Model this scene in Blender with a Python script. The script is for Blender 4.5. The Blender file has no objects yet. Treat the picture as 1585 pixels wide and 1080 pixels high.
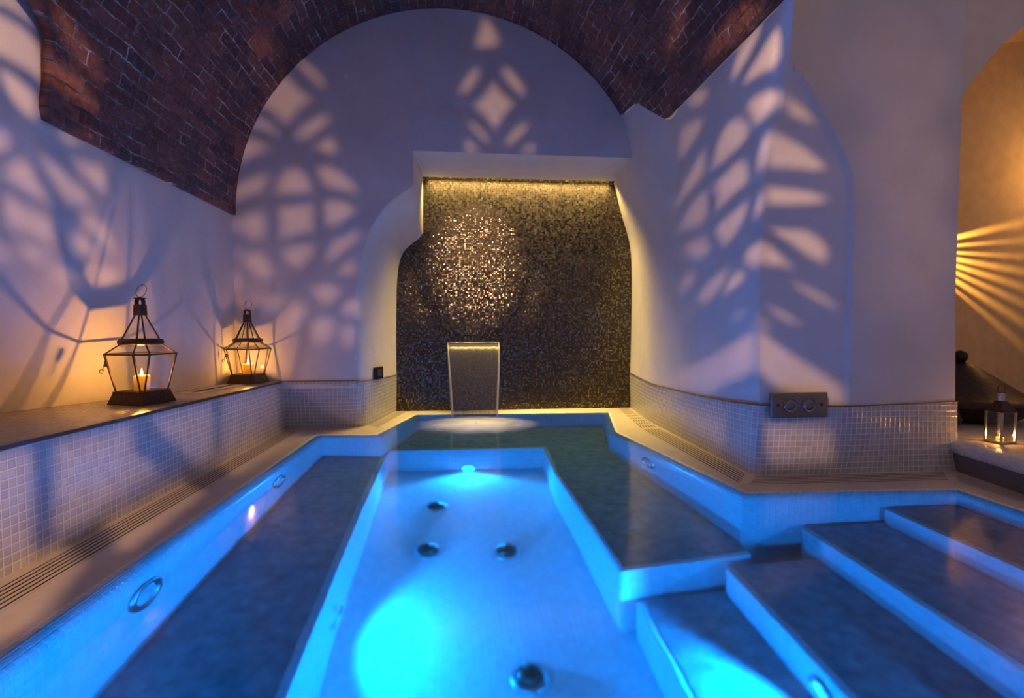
import bpy, bmesh, math, random
from mathutils import Vector, Matrix, noise
from mathutils.geometry import delaunay_2d_cdt
S = bpy.context.scene
COL = S.collection
PI = math.pi
random.seed(7)

# ------------------------------------------------------------------ camera, world, exposure
FPX = 850.0
yaw = math.atan(87 / FPX)
pitch = -math.atan(35 / FPX * math.cos(yaw))
cd = bpy.data.cameras.new('camera')
cam = bpy.data.objects.new('camera', cd)
COL.objects.link(cam)
cam.location = (0, 0, 1)
cam.rotation_euler = (PI / 2 + pitch, 0, -yaw)
cd.sensor_width = 36
cd.lens = FPX / 1585 * 36
cd.clip_start = 0.02
S.camera = cam
S.view_settings.view_transform = 'Standard'
S.view_settings.look = 'None'
S.view_settings.exposure = 0.0
S.view_settings.gamma = 1.0
S.view_settings.use_curve_mapping = False
S.cycles.use_denoising = True
S.cycles.max_bounces = 14
S.cycles.diffuse_bounces = 5
S.cycles.glossy_bounces = 5
S.cycles.transmission_bounces = 10
S.cycles.transparent_max_bounces = 24
S.cycles.sample_clamp_indirect = 14.0
S.cycles.caustics_refractive = True
S.cycles.caustics_reflective = False
S.cycles.blur_glossy = 0.6
W = bpy.data.worlds.new('world')
S.world = W
W.use_nodes = True
W.node_tree.nodes['Background'].inputs[0].default_value = (0.50, 0.36, 0.44, 1)   # dim bluish light of the open spa hall behind the camera
W.node_tree.nodes['Background'].inputs[1].default_value = 0.36

LAMP = Vector((0.4, 1.2, 2.45))        # bulb of the big fretwork lamp above the near end of the pool
BLUE = (0.0, 0.28, 1.0)
def lamp(name, kind, loc, energy, color, direction=None, radius=0.02, parent=None, size=None, blend=0.2):
    l = bpy.data.lights.new(name, kind)
    l.energy = energy; l.color = color
    if kind in ('POINT', 'SPOT'): l.shadow_soft_size = radius
    if kind == 'SPOT': l.spot_size = size; l.spot_blend = blend
    if kind == 'AREA': l.shape = 'RECTANGLE'; l.size, l.size_y = size
    o = bpy.data.objects.new(name, l); COL.objects.link(o)
    o.location = loc
    if direction is not None:
        o.rotation_euler = Vector(direction).to_track_quat('-Z', 'Y').to_euler()
    if parent: o.parent = parent
    return o

# ------------------------------------------------------------------ node helpers and materials
class NT:
    def __init__(s, name):
        s.m = bpy.data.materials.new(name); s.m.use_nodes = True
        s.t = s.m.node_tree; s.t.nodes.clear()
        s.out = s.t.nodes.new('ShaderNodeOutputMaterial')
    def n(s, typ, **kw):
        nd = s.t.nodes.new('ShaderNode' + typ)
        for k, v in kw.items():
            if k.startswith('i_'):
                key = k[2:]; key = int(key) if key.isdigit() else key.replace('_', ' ')
                if isinstance(v, bpy.types.NodeSocket): s.t.links.new(v, nd.inputs[key])
                else: nd.inputs[key].default_value = v
            else: setattr(nd, k, v)
        return nd
    def math(s, op, a, b=0.0, c=0.0):
        nd = s.t.nodes.new('ShaderNodeMath'); nd.operation = op
        for i, v in enumerate((a, b, c)):
            if isinstance(v, bpy.types.NodeSocket): s.t.links.new(v, nd.inputs[i])
            else: nd.inputs[i].default_value = v
        return nd.outputs[0]
    def mix(s, f, a, b, blend='MIX'):
        nd = s.t.nodes.new('ShaderNodeMix'); nd.data_type = 'RGBA'; nd.blend_type = blend
        for k, v in ((0, f), (6, a), (7, b)):
            if isinstance(v, bpy.types.NodeSocket): s.t.links.new(v, nd.inputs[k])
            else: nd.inputs[k].default_value = v if not isinstance(v, tuple) else (*v, 1)[:4]
        return nd.outputs[2]
    def bsdf(s, **kw):
        b = s.n('BsdfPrincipled', **kw)
        return b
    def done(s, b, disp=None):
        s.t.links.new(b.outputs[0], s.out.inputs[0]); return s.m
def rgb(*c): return (*c, 1.0)
def ramp(nt, fac, stops):
    r = nt.n('ValToRGB', i_0=fac)
    while len(r.color_ramp.elements) < len(stops): r.color_ramp.elements.new(0.5)
    for e, (p, c) in zip(r.color_ramp.elements, stops):
        e.position = p; e.color = c if len(c) == 4 else (*c, 1)
    return r.outputs[0]

def m_plain(name, color, rough=0.6, metal=0.0, bump=0.0, scale=20.0, vary=0.0, spec=0.5):
    t = NT(name)
    kw = dict(i_Roughness=rough, i_Metallic=metal)
    co = t.n('TexCoord').outputs['Object']
    nz = t.n('TexNoise', i_Vector=co, i_Scale=scale, i_Detail=6.0)
    if vary:
        f = t.n('MapRange', i_0=nz.outputs[0], i_1=0.3, i_2=0.7, i_3=1 - vary, i_4=1 + vary).outputs[0]
        kw['i_Base_Color'] = t.mix(1.0, color, t.n('CombineColor', i_0=f, i_1=f, i_2=f).outputs[0], 'MULTIPLY')
    else: kw['i_Base_Color'] = rgb(*color)
    if bump:
        kw['i_Normal'] = t.n('Bump', i_Strength=bump, i_Distance=0.01, i_Height=nz.outputs[0]).outputs[0]
    b = t.bsdf(**kw); b.inputs['Specular IOR Level'].default_value = spec
    return t.done(b)

def m_plaster():
    t = NT('lime plaster')
    co = t.n('TexCoord').outputs['Object']
    a = t.n('TexNoise', i_Vector=co, i_Scale=2.2, i_Detail=5.0, i_Roughness=0.6).outputs[0]
    c = t.n('TexNoise', i_Vector=co, i_Scale=90.0, i_Detail=3.0).outputs[0]
    col = ramp(t, a, [(0.3, (0.66, 0.62, 0.58)), (0.7, (0.74, 0.70, 0.66))])
    h = t.math('ADD', t.math('MULTIPLY', a, 3.0), t.math('MULTIPLY', c, 0.22))
    nrm = t.n('Bump', i_Strength=0.35, i_Distance=0.012, i_Height=h).outputs[0]
    b = t.bsdf(i_Base_Color=col, i_Roughness=0.85, i_Normal=nrm)
    b.inputs['Specular IOR Level'].default_value = 0.2
    return t.done(b)

def tile_nodes(t, size, gap):
    """grid of small square tiles on the UV map (in metres): returns tile mask, tile id vector, soft height"""
    uv = t.n('TexCoord').outputs['UV']
    sc = t.n('VectorMath', operation='SCALE', i_0=uv); sc.inputs['Scale'].default_value = 1 / size
    fr = t.n('VectorMath', operation='FRACTION', i_0=sc.outputs[0]).outputs[0]
    fl = t.n('VectorMath', operation='FLOOR', i_0=sc.outputs[0]).outputs[0]
    s = t.n('SeparateXYZ', i_0=fr)
    def edge(v): return t.math('SUBTRACT', 0.5, t.math('ABSOLUTE', t.math('SUBTRACT', v, 0.5)))
    d = t.math('MINIMUM', edge(s.outputs[0]), edge(s.outputs[1]))
    mask = t.n('MapRange', i_0=d, i_1=gap * 0.6, i_2=gap * 1.3).outputs[0]
    h = t.n('MapRange', i_0=d, i_1=gap * 0.5, i_2=gap * 2.4).outputs[0]
    wn = t.n('TexWhiteNoise', noise_dimensions='3D', i_Vector=fl)
    return mask, wn, h, fl

def m_tile(name, size, gap, ca, cb, grout, rough=0.25, tilt=0.03, spec=0.5, var=(0, 1)):
    t = NT(name)
    mask, wn, h, fl = tile_nodes(t, size, gap)
    tc = ramp(t, wn.outputs[0], [(var[0], ca), (var[1], cb)])
    col = t.mix(mask, grout, tc)
    r = t.n('MapRange', i_0=mask, i_3=0.8, i_4=rough).outputs[0]
    nrm = t.n('Bump', i_Strength=0.5, i_Distance=0.004, i_Height=h).outputs[0]
    wob = t.n('VectorMath', operation='SUBTRACT', i_0=wn.outputs[1], i_1=(0.5, 0.5, 0.5)).outputs[0]
    sc = t.n('VectorMath', operation='SCALE', i_0=wob); sc.inputs['Scale'].default_value = tilt
    add = t.n('VectorMath', operation='ADD', i_0=nrm, i_1=sc.outputs[0]).outputs[0]
    nn = t.n('VectorMath', operation='NORMALIZE', i_0=add).outputs[0]
    b = t.bsdf(i_Base_Color=col, i_Roughness=r, i_Normal=nn)
    b.inputs['Specular IOR Level'].default_value = spec
    return t.done(b)

def m_mosaic():
    t = NT('dark gold glass mosaic')
    mask, wn, h, fl = tile_nodes(t, 0.0205, 0.13)
    v = wn.outputs[0]
    tc = ramp(t, v, [(0.0, (0.046, 0.027, 0.021)), (0.45, (0.066, 0.041, 0.032)), (0.56, (0.10, 0.085, 0.065)), (1.0, (0.31, 0.30, 0.24))])
    met = t.n('MapRange', i_0=v, i_1=0.42, i_2=0.58, i_3=0.15, i_4=0.9).outputs[0]
    col = t.mix(mask, (0.028, 0.02, 0.017), tc)
    r = t.n('MapRange', i_0=mask, i_3=0.8, i_4=0.2).outputs[0]
    wob = t.n('VectorMath', operation='SUBTRACT', i_0=wn.outputs[1], i_1=(0.5, 0.5, 0.5)).outputs[0]
    ws = t.n('SeparateXYZ', i_0=wob)          # green and blue channels: the tilt must not follow the tone of the tile
    wob = t.n('CombineXYZ', i_0=ws.outputs[1], i_2=ws.outputs[2]).outputs[0]
    sc = t.n('VectorMath', operation='MULTIPLY', i_0=wob, i_1=(0.13, 0.0, 0.19)).outputs[0]
    geo = t.n('NewGeometry').outputs['Normal']
    nn = t.n('VectorMath', operation='NORMALIZE', i_0=t.n('VectorMath', operation='ADD', i_0=geo, i_1=sc).outputs[0]).outputs[0]
    b = t.bsdf(i_Base_Color=col, i_Roughness=r, i_Normal=nn, i_Metallic=t.math('MULTIPLY', met, mask))
    return t.done(b)

def m_brick():
    t = NT('old dark red brick')
    uv = t.n('TexCoord').outputs['UV']
    wob = t.n('TexNoise', i_Vector=uv, i_Scale=3.5, i_Detail=3.0)
    off = t.n('VectorMath', operation='SUBTRACT', i_0=wob.outputs[1], i_1=(0.5, 0.5, 0.5)).outputs[0]
    sc = t.n('VectorMath', operation='SCALE', i_0=off); sc.inputs['Scale'].default_value = 0.06
    fine = t.n('TexNoise', i_Vector=uv, i_Scale=45.0, i_Detail=4.0)
    off2 = t.n('VectorMath', operation='SUBTRACT', i_0=fine.outputs[1], i_1=(0.5, 0.5, 0.5)).outputs[0]
    sc2 = t.n('VectorMath', operation='SCALE', i_0=off2); sc2.inputs['Scale'].default_value = 0.022
    p = t.n('VectorMath', operation='ADD', i_0=t.n('VectorMath', operation='ADD', i_0=uv, i_1=sc.outputs[0]).outputs[0], i_1=sc2.outputs[0]).outputs[0]
    br = t.n('TexBrick', i_Vector=p, i_Scale=1.0, offset=0.43, offset_frequency=2)
    br.inputs['Color1'].default_value = rgb(0.0, 0, 0); br.inputs['Color2'].default_value = rgb(1, 1, 1)
    br.inputs['Mortar Size'].default_value = 0.0065; br.inputs['Mortar Smooth'].default_value = 0.35
    br.inputs['Brick Width'].default_value = 0.30; br.inputs['Row Height'].default_value = 0.083; br.inputs['Bias'].default_value = 0.0
    tone = t.n('SeparateColor', i_0=br.outputs[0]).outputs[0]
    bc = ramp(t, tone, [(0.0, (0.11, 0.055, 0.05)), (0.5, (0.20, 0.082, 0.062)), (1.0, (0.29, 0.115, 0.08))])
    n2 = t.n('TexNoise', i_Vector=uv, i_Scale=17.0, i_Detail=8.0, i_Roughness=0.65).outputs[0]
    dirt = t.n('MapRange', i_0=n2, i_1=0.35, i_2=0.7, i_3=0.55, i_4=1.35).outputs[0]
    bc = t.mix(1.0, bc, t.n('CombineColor', i_0=dirt, i_1=dirt, i_2=dirt).outputs[0], 'MULTIPLY')
    n3 = t.n('TexNoise', i_Vector=uv, i_Scale=3.0, i_Detail=9.0, i_Roughness=0.75).outputs[0]
    mort = ramp(t, n3, [(0.40, (0.05, 0.042, 0.042)), (0.50, (0.20, 0.17, 0.175)), (0.62, (0.66, 0.60, 0.62))])
    sp = t.n('TexNoise', i_Vector=uv, i_Scale=30.0, i_Detail=6.0, i_Roughness=0.7).outputs[0]
    sp2 = t.n('TexNoise', i_Vector=uv, i_Scale=2.6, i_Detail=3.0).outputs[0]
    blot = t.math('MULTIPLY', t.n('MapRange', i_0=sp, i_1=0.55, i_2=0.64).outputs[0], t.n('MapRange', i_0=sp2, i_1=0.42, i_2=0.56).outputs[0])
    col = t.mix(br.outputs[1], bc, mort)
    col = t.mix(t.math('MULTIPLY', blot, 0.75), col, (0.36, 0.31, 0.32))
    h = t.math('ADD', t.math('MULTIPLY', br.outputs[1], -1.0), t.math('MULTIPLY', n2, 0.9))
    nrm = t.n('Bump', i_Strength=1.0, i_Distance=0.03, i_Height=h).outputs[0]
    b = t.bsdf(i_Base_Color=col, i_Roughness=0.72, i_Normal=nrm)
    b.inputs['Specular IOR Level'].default_value = 0.35
    return t.done(b)

def m_water():
    t = NT('pool water')
    co = t.n('TexCoord').outputs['Object']
    nz = t.n('TexNoise', i_Vector=co, i_Scale=2.3, i_Detail=3.0, i_Roughness=0.55).outputs[0]
    n2 = t.n('TexNoise', i_Vector=co, i_Scale=9.0, i_Detail=2.0).outputs[0]
    h = t.math('ADD', nz, t.math('MULTIPLY', n2, 0.22))
    nrm = t.n('Bump', i_Strength=0.05, i_Distance=0.05, i_Height=h).outputs[0]
    rf = t.n('BsdfRefraction', i_Roughness=0.12, i_IOR=1.33, i_Normal=nrm)
    rf.inputs[0].default_value = rgb(0.46, 0.80, 1.0)          # the blue green tint of a metre of water
    gl = t.n('BsdfGlossy', i_Roughness=0.12, i_Normal=nrm)
    fr = t.n('Fresnel', i_Normal=nrm); fr.inputs[0].default_value = 1.33
    return t.done(t.n('MixShader', i_0=fr.outputs[0], i_1=rf.outputs[0], i_2=gl.outputs[0]))

def thin_ior(t, ior):
    """same reflectance on both faces of a thin sheet"""
    return t.n('MapRange', i_0=t.n('NewGeometry').outputs['Backfacing'], i_3=ior, i_4=1 / ior).outputs[0]
def m_glass(name, tint=(0.97, 0.97, 0.95)):
    t = NT(name)
    tr = t.n('BsdfTransparent'); tr.inputs[0].default_value = rgb(*tint)
    gl = t.n('BsdfGlossy'); gl.inputs['Roughness'].default_value = 0.02
    fr = t.n('Fresnel', i_0=thin_ior(t, 1.5))
    mx = t.n('MixShader', i_0=fr.outputs[0], i_1=tr.outputs[0], i_2=gl.outputs[0])
    return t.done(mx)

def m_sheet(name, white, streak, tone=(0.8, 0.8, 0.8)):
    """thin aerated water: part clear, part white"""
    t = NT(name)
    uv = t.n('TexCoord').outputs['UV']
    mp = t.n('Mapping', i_0=uv); mp.inputs['Scale'].default_value = (26, 1.2, 1)
    nz = t.n('TexNoise', i_Vector=mp.outputs[0], i_Scale=1.5, i_Detail=4.0).outputs[0]
    f = t.n('MapRange', i_0=nz, i_1=0.3, i_2=0.75, i_3=white - streak, i_4=white + streak).outputs[0]
    tr = t.n('BsdfTransparent'); tr.inputs[0].default_value = rgb(0.95, 0.97, 1)
    d = t.n('BsdfDiffuse'); d.inputs[0].default_value = rgb(*tone)
    tl = t.n('BsdfTranslucent'); tl.inputs[0].default_value = rgb(*tone)
    dm = t.n('MixShader', i_0=0.4, i_1=d.outputs[0], i_2=tl.outputs[0])
    gl = t.n('BsdfGlossy'); gl.inputs['Roughness'].default_value = 0.25
    body = t.n('MixShader', i_0=f, i_1=tr.outputs[0], i_2=dm.outputs[0])
    fr = t.n('Fresnel', i_0=thin_ior(t, 1.33))
    return t.done(t.n('MixShader', i_0=fr.outputs[0], i_1=body.outputs[0], i_2=gl.outputs[0]))

def m_foam():
    t = NT('foam')
    co = t.n('TexCoord').outputs['UV']
    ln = t.n('VectorMath', operation='LENGTH', i_0=co).outputs['Value']
    nz = t.n('TexNoise', i_Vector=co, i_Scale=3.0, i_Detail=6.0).outputs[0]
    edge = t.n('MapRange', i_0=t.math('ADD', ln, t.math('MULTIPLY', t.math('SUBTRACT', nz, 0.5), 0.5)), i_1=0.0, i_2=0.95, i_3=1.0, i_4=0.0, interpolation_type='SMOOTHSTEP').outputs[0]
    tr = t.n('BsdfTransparent')
    d = t.n('BsdfDiffuse'); d.inputs[0].default_value = rgb(0.85, 0.87, 0.9)
    tl = t.n('BsdfTranslucent'); tl.inputs[0].default_value = rgb(0.85, 0.87, 0.9)
    b = t.n('MixShader', i_0=0.4, i_1=d.outputs[0], i_2=tl.outputs[0])
    return t.done(t.n('MixShader', i_0=t.math('MULTIPLY', edge, 0.85), i_1=tr.outputs[0], i_2=b.outputs[0]))

def m_emit(name, color, strength):
    t = NT(name)
    e = t.n('Emission'); e.inputs[0].default_value = rgb(*color); e.inputs[1].default_value = strength
    return t.done(e)

def m_wax():
    t = NT('candle wax')
    d = t.n('BsdfDiffuse'); d.inputs[0].default_value = rgb(0.90, 0.62, 0.22)
    tl = t.n('BsdfTranslucent'); tl.inputs[0].default_value = rgb(1.0, 0.78, 0.30)
    return t.done(t.n('MixShader', i_0=0.72, i_1=d.outputs[0], i_2=tl.outputs[0]))

def m_stone():
    t = NT('beige limestone')
    co = t.n('TexCoord').outputs['Object']
    a = t.n('TexNoise', i_Vector=co, i_Scale=5.0, i_Detail=7.0, i_Roughness=0.6).outputs[0]
    c = t.n('TexNoise', i_Vector=co, i_Scale=120.0, i_Detail=2.0).outputs[0]
    col = ramp(t, a, [(0.3, (0.54, 0.46, 0.37)), (0.7, (0.64, 0.56, 0.46))])
    nrm = t.n('Bump', i_Strength=0.2, i_Distance=0.004, i_Height=c).outputs[0]
    return t.done(t.bsdf(i_Base_Color=col, i_Roughness=0.6, i_Normal=nrm))

M = {
    'plaster': m_plaster(), 'brick': m_brick(), 'mosaic': m_mosaic(), 'water': m_water(), 'stone': m_stone(),
    'dado': m_tile('small pale wall tiles', 0.0385, 0.07, (0.42, 0.42, 0.42), (0.53, 0.53, 0.52), (0.72, 0.68, 0.63), 0.2, 0.04, var=(0.0, 1.0)),
    'coping': m_tile('pale coping tiles', 0.0385, 0.06, (0.60, 0.61, 0.63), (0.74, 0.74, 0.74), (0.78, 0.76, 0.72), 0.25, 0.03),
    'basin': m_tile('pale underwater mosaic', 0.0385, 0.05, (0.60, 0.62, 0.64), (0.72, 0.73, 0.74), (0.66, 0.68, 0.70), 0.45, 0.01, 0.2),
    'ledge_top': m_tile('warm beige ledge tiles', 0.0385, 0.05, (0.36, 0.29, 0.22), (0.46, 0.38, 0.30), (0.33, 0.27, 0.21), 0.24, 0.03),
    'trim': m_plain('brown metal edging', (0.30, 0.17, 0.09), 0.4, 0.6),
    'dark_trim': m_plain('dark bronze edging', (0.10, 0.07, 0.055), 0.35, 0.7),
    'slot': m_plain('painted slot shade', (0.004, 0.004, 0.004), 0.8),  # near-black colour stands in for the shade inside slots
    'iron': m_plain('rusty dark iron', (0.075, 0.045, 0.032), 0.48, 0.75, 0.25, 60, 0.35),
    'pane': m_glass('clear lantern glass'),
    'wax': m_wax(), 'wick': m_plain('burnt wick', (0.01, 0.008, 0.006), 0.9),
    'flame': m_emit('candle flame', (1.0, 0.62, 0.16), 45.0),
    'steel': m_plain('brushed stainless steel', (0.55, 0.54, 0.53), 0.28, 1.0, 0.03, 80),
    'plate': m_plain('bronzed switch plate', (0.30, 0.27, 0.25), 0.22, 0.9, 0.05, 60),
    'black': m_plain('black switch plastic', (0.015, 0.015, 0.017), 0.25),
    'sheet': m_sheet('falling water', 0.66, 0.1, (0.10, 0.10, 0.17)), 'rope_water': m_sheet('thick edge of falling water', 0.42, 0.1), 'foam': m_foam(),
    'led': m_emit('warm LED strip', (1.0, 0.70, 0.14), 7.0),
    'globe': m_emit('warm fill glow', (1.0, 0.62, 0.45), 9.0),  # invented emitter out of view, only for a warm wash
    'lens': m_emit('blue LED lens', (0.03, 0.6, 1.0), 3.0),
    'brass': m_plain('pierced brass', (0.42, 0.26, 0.10), 0.4, 0.9),
    'tagine': m_plain('dark brown hammered metal', (0.03, 0.019, 0.018), 0.42, 0.5, 0.3, 25, 0.3),
    'cloth': m_plain('dark woven cloth', (0.03, 0.026, 0.03), 0.9, 0, 0.4, 90, 0.3),
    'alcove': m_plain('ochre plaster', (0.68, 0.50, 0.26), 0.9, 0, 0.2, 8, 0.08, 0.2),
    'slab': m_plain('dark grey stone slab', (0.32, 0.27, 0.29), 0.5, 0, 0.15, 14, 0.3),
    'grey_stone': m_plain('grey basalt riser', (0.17, 0.155, 0.15), 0.6, 0, 0.2, 90, 0.15),
}

# ------------------------------------------------------------------ mesh helpers
class MB:
    def __init__(s): s.v = []; s.f = []; s.uv = []
    def face(s, pts, uvs=None):
        b = len(s.v); s.v += [tuple(p) for p in pts]; s.f.append(list(range(b, b + len(pts))))
        s.uv.append(uvs or [(0, 0)] * len(pts))
    def grid(s, rows, uvrows=None, closed=False, flip=False):
        """rows of equal point lists; shared vertices"""
        b = len(s.v); m = len(rows[0])
        for r in rows: s.v += [tuple(p) for p in r]
        for i in range(len(rows) - 1):
            for j in range(m if closed else m - 1):
                k = (j + 1) % m
                q = [(i, j), (i, k), (i + 1, k), (i + 1, j)]
                if flip: q = q[::-1]
                s.f.append([b + a * m + c for a, c in q])
                if uvrows: s.uv.append([uvrows[a][c] for a, c in q])
                else: s.uv.append([(c / m, a / len(rows)) for a, c in q])
    def box(s, c, d, rot=None):
        x, y, z = (k / 2 for k in d); c = Vector(c)
        P = [Vector((a * x, b * y, e * z)) for a in (-1, 1) for b in (-1, 1) for e in (-1, 1)]
        if rot is not None: P = [rot @ p for p in P]
        P = [c + p for p in P]
        for q in ((0, 1, 3, 2), (4, 6, 7, 5), (0, 4, 5, 1), (2, 3, 7, 6), (0, 2, 6, 4), (1, 5, 7, 3)):
            s.face([P[k] for k in q], [(0, 0), (d[0], 0), (d[0], d[1]), (0, d[1])])
    def hexa(s, bot, top):
        """closed solid between two equal outlines"""
        n = len(bot)
        s.face(list(reversed(bot)), [(p[0], p[1]) for p in reversed(bot)]); s.face(top, [(p[0], p[1]) for p in top])
        for i in range(n):
            j = (i + 1) % n
            s.face([bot[i], bot[j], top[j], top[i]])
    def tube(s, pts, r, n=8, closed=False, caps=True):
        pts = [Vector(p) for p in pts]; N = len(pts); rows = []
        up = None
        for i, p in enumerate(pts):
            if closed: d = pts[(i + 1) % N] - pts[i - 1]
            else: d = pts[min(i + 1, N - 1)] - pts[max(i - 1, 0)]
            d.normalize()
            if up is None: up = d.orthogonal().normalized()
            up = (up - d * up.dot(d)).normalized()
            sd = d.cross(up); rr = r[i] if isinstance(r, (list, tuple)) else r
            rows.append([p + (up * math.cos(2 * PI * k / n) + sd * math.sin(2 * PI * k / n)) * rr for k in range(n)])
        if closed: rows.append(rows[0])
        s.grid(rows, closed=True, flip=True)
        if caps and not closed:
            s.face(rows[0][::-1] if False else rows[0]); s.face(rows[-1][::-1])
    def lathe(s, prof, n=32, c=(0, 0, 0)):
        c = Vector(c)
        rows = [[c + Vector((r * math.cos(2 * PI * k / n), r * math.sin(2 * PI * k / n), z)) for k in range(n)] for r, z in prof]
        s.grid(rows, closed=True)
    def build(s, name, mat, parent=None, smooth=False, bevel=0.0, weld=True, angle=40, loc=None):
        me = bpy.data.meshes.new(name); me.from_pydata(s.v, [], s.f)
        ul = me.uv_layers.new(name='UVMap'); i = 0
        for f in s.uv:
            for c in f: ul.data[i].uv = c; i += 1
        if weld:
            bm = bmesh.new(); bm.from_mesh(me); bmesh.ops.remove_doubles(bm, verts=bm.verts, dist=2e-5)
            bmesh.ops.recalc_face_normals(bm, faces=bm.faces) if smooth != 'keep' else None
            bm.to_mesh(me); bm.free()
        me.materials.append(M[mat])
        o = bpy.data.objects.new(name, me); COL.objects.link(o)
        if smooth:
            me.shade_smooth()
            if smooth == 'angle': me.set_sharp_from_angle(angle=math.radians(angle))
        if bevel:
            md = o.modifiers.new('bevel', 'BEVEL'); md.width = bevel; md.segments = 3; md.limit_method = 'ANGLE'; md.angle_limit = math.radians(40)
            md.harden_normals = False
        if parent: o.parent = parent
        if loc is not None: o.location = loc
        return o
def tag(o, label=None, cat=None, group=None, kind=None):
    for k, v in (('label', label), ('category', cat), ('group', group), ('kind', kind)):
        if v: o[k] = v
    return o
def thing(name, label, cat, loc=(0, 0, 0), rotz=0.0, group=None):
    o = bpy.data.objects.new(name, None); COL.objects.link(o)
    o.empty_display_size = 0.1
    o.location = loc; o.rotation_euler = (0, 0, rotz)
    return tag(o, label, cat, group)
def copy_tree(o, parent=None):
    c = o.copy(); COL.objects.link(c)
    if parent: c.parent = parent
    for ch in [k for k in o.children]: copy_tree(ch, c)
    return c
def resample(pts, n):
    pts = [Vector(p) for p in pts]; L = [0.0]
    for a, b in zip(pts, pts[1:]): L.append(L[-1] + (b - a).length)
    out = []
    for i in range(n):
        t = L[-1] * i / (n - 1); k = 0
        while k < len(pts) - 2 and L[k + 1] < t: k += 1
        f = (t - L[k]) / max(1e-9, L[k + 1] - L[k]); f = min(1, max(0, f))
        out.append(pts[k].lerp(pts[k + 1], f))
    return out
def smooth_pts(pts, n):
    """Catmull-Rom through points then even resample"""
    P = [Vector(p) for p in pts]; P = [P[0] * 2 - P[1]] + P + [P[-1] * 2 - P[-2]]; o = []
    for i in range(1, len(P) - 2):
        for k in range(8):
            t = k / 8
            o.append(0.5 * (2 * P[i] + (P[i + 1] - P[i - 1]) * t + (2 * P[i - 1] - 5 * P[i] + 4 * P[i + 1] - P[i + 2]) * t * t + (3 * P[i] - P[i - 1] - 3 * P[i + 1] + P[i + 2]) * t ** 3))
    o.append(P[-2]); return resample(o, n)
def uv_loft(rows):
    """arc length UVs for a grid: u along rows' points (middle row), v down columns"""
    mid = rows[len(rows) // 2]; U = [0.0]
    for a, b in zip(mid, mid[1:]): U.append(U[-1] + (Vector(b) - Vector(a)).length)
    uv = []
    V = [0.0] * len(mid)
    for i, r in enumerate(rows):
        if i:
            V = [V[j] + (Vector(r[j]) - Vector(rows[i - 1][j])).length for j in range(len(r))]
        uv.append([(U[j], V[j]) for j in range(len(r))])
    return uv
def cdt_faces(outline, holes, extra=()):
    """triangles of a flat outline with holes (2-D)"""
    pts = []; polys = []
    for poly in [outline] + list(holes):
        polys.append(list(range(len(pts), len(pts) + len(poly)))); pts += [Vector(p) for p in poly]
    ed = [(p[i], p[(i + 1) % len(p)]) for p in polys for i in range(len(p))]
    pts += [Vector(e) for e in extra]
    v, e, f, ov, oe, of = delaunay_2d_cdt(pts, ed, [], 0, 1e-6)
    def inside(q, poly):
        c = False
        for i in range(len(poly)):
            (x1, y1), (x2, y2) = poly[i - 1], poly[i]
            if (y1 > q[1]) != (y2 > q[1]) and q[0] < (x2 - x1) * (q[1] - y1) / (y2 - y1) + x1: c = not c
        return c
    keep = []
    for t in f:
        q = ((v[t[0]].x + v[t[1]].x + v[t[2]].x) / 3, (v[t[0]].y + v[t[1]].y + v[t[2]].y) / 3)
        if inside(q, outline) and not any(inside(q, h) for h in holes): keep.append(t)
    return v, keep
def offset_poly(poly, d):
    """mitred inward offset of a counter-clockwise outline"""
    n = len(poly); out = []
    for i in range(n):
        a, b, c = Vector(poly[i - 1]), Vector(poly[i]), Vector(poly[(i + 1) % n])
        e1 = (b - a).normalized(); e2 = (c - b).normalized()
        n1 = Vector((-e1.y, e1.x)); n2 = Vector((-e2.y, e2.x))
        m = (n1 + n2).normalized(); k = d / max(0.35, m.dot(n1))
        out.append(tuple(b + m * k))
    return out

# ------------------------------------------------------------------ plan of the pool (counter-clockwise)
NEAR = 0.45
OUT = [(3.05, NEAR), (3.09, 3.07), (1.75, 3.13), (1.535, 5.06), (1.80, 6.27), (-0.47, 6.33), (-0.75, 5.18), (-1.30, 5.22), (-1.45, NEAR)]
WALLP = offset_poly(OUT, 0.085)
WZ = -0.005
FZ = -1.36
BZ = -0.75

# deck with the pool and the drains cut out
def strip(a0, a1, b0, b1): return (Vector(a0), Vector(a1), Vector(b0), Vector(b1))
DRAINS = [  # wall side start/end, pool side start/end, slot count, name, label, bridges
    ((-1.80, 0.5), (-1.635, 5.50), (-1.63, 0.5), (-1.50, 5.42), 6, 'long beige slotted drain along the foot of the tiled ledge', 0),
    ((-0.885, 5.62), (-0.69, 6.53), (-0.775, 5.50), (-0.575, 6.53), 6, 'short slotted drain left of the waterfall, at the foot of the recess', 0),
    ((2.10, 6.53), (1.98, 5.25), (1.975, 6.53), (1.80, 5.21), 6, 'slotted drain right of the waterfall with bridged short slots', 7),
    ((1.98, 5.20), (1.955, 3.50), (1.80, 5.16), (1.785, 3.27), 6, 'slotted drain along the right wall between recess and pillar', 0),
    ((1.97, 3.44), (3.36, 3.42), (1.80, 3.25), (3.20, 3.22), 6, 'slotted drain across the foot of the wide pillar', 0),
    ((3.37, 3.38), (3.32, 0.5), (3.215, 3.20), (3.17, 0.5), 6, 'slotted drain running in front of the low wall with the small lantern', 0),
]
holes = [list(OUT)]
for w0, w1, p0, p1, n, lab, br in DRAINS: holes.append([w0, w1, p1, p0])
DECK = [(-2.9, -0.6), (4.8, -0.6), (4.8, 6.62), (-2.9, 6.62)]
v, f = cdt_faces(DECK, holes)
mb = MB()
for t in f: mb.face([(v[k].x, v[k].y, 0) for k in t], [(v[k].x, v[k].y) for k in t])
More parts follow.
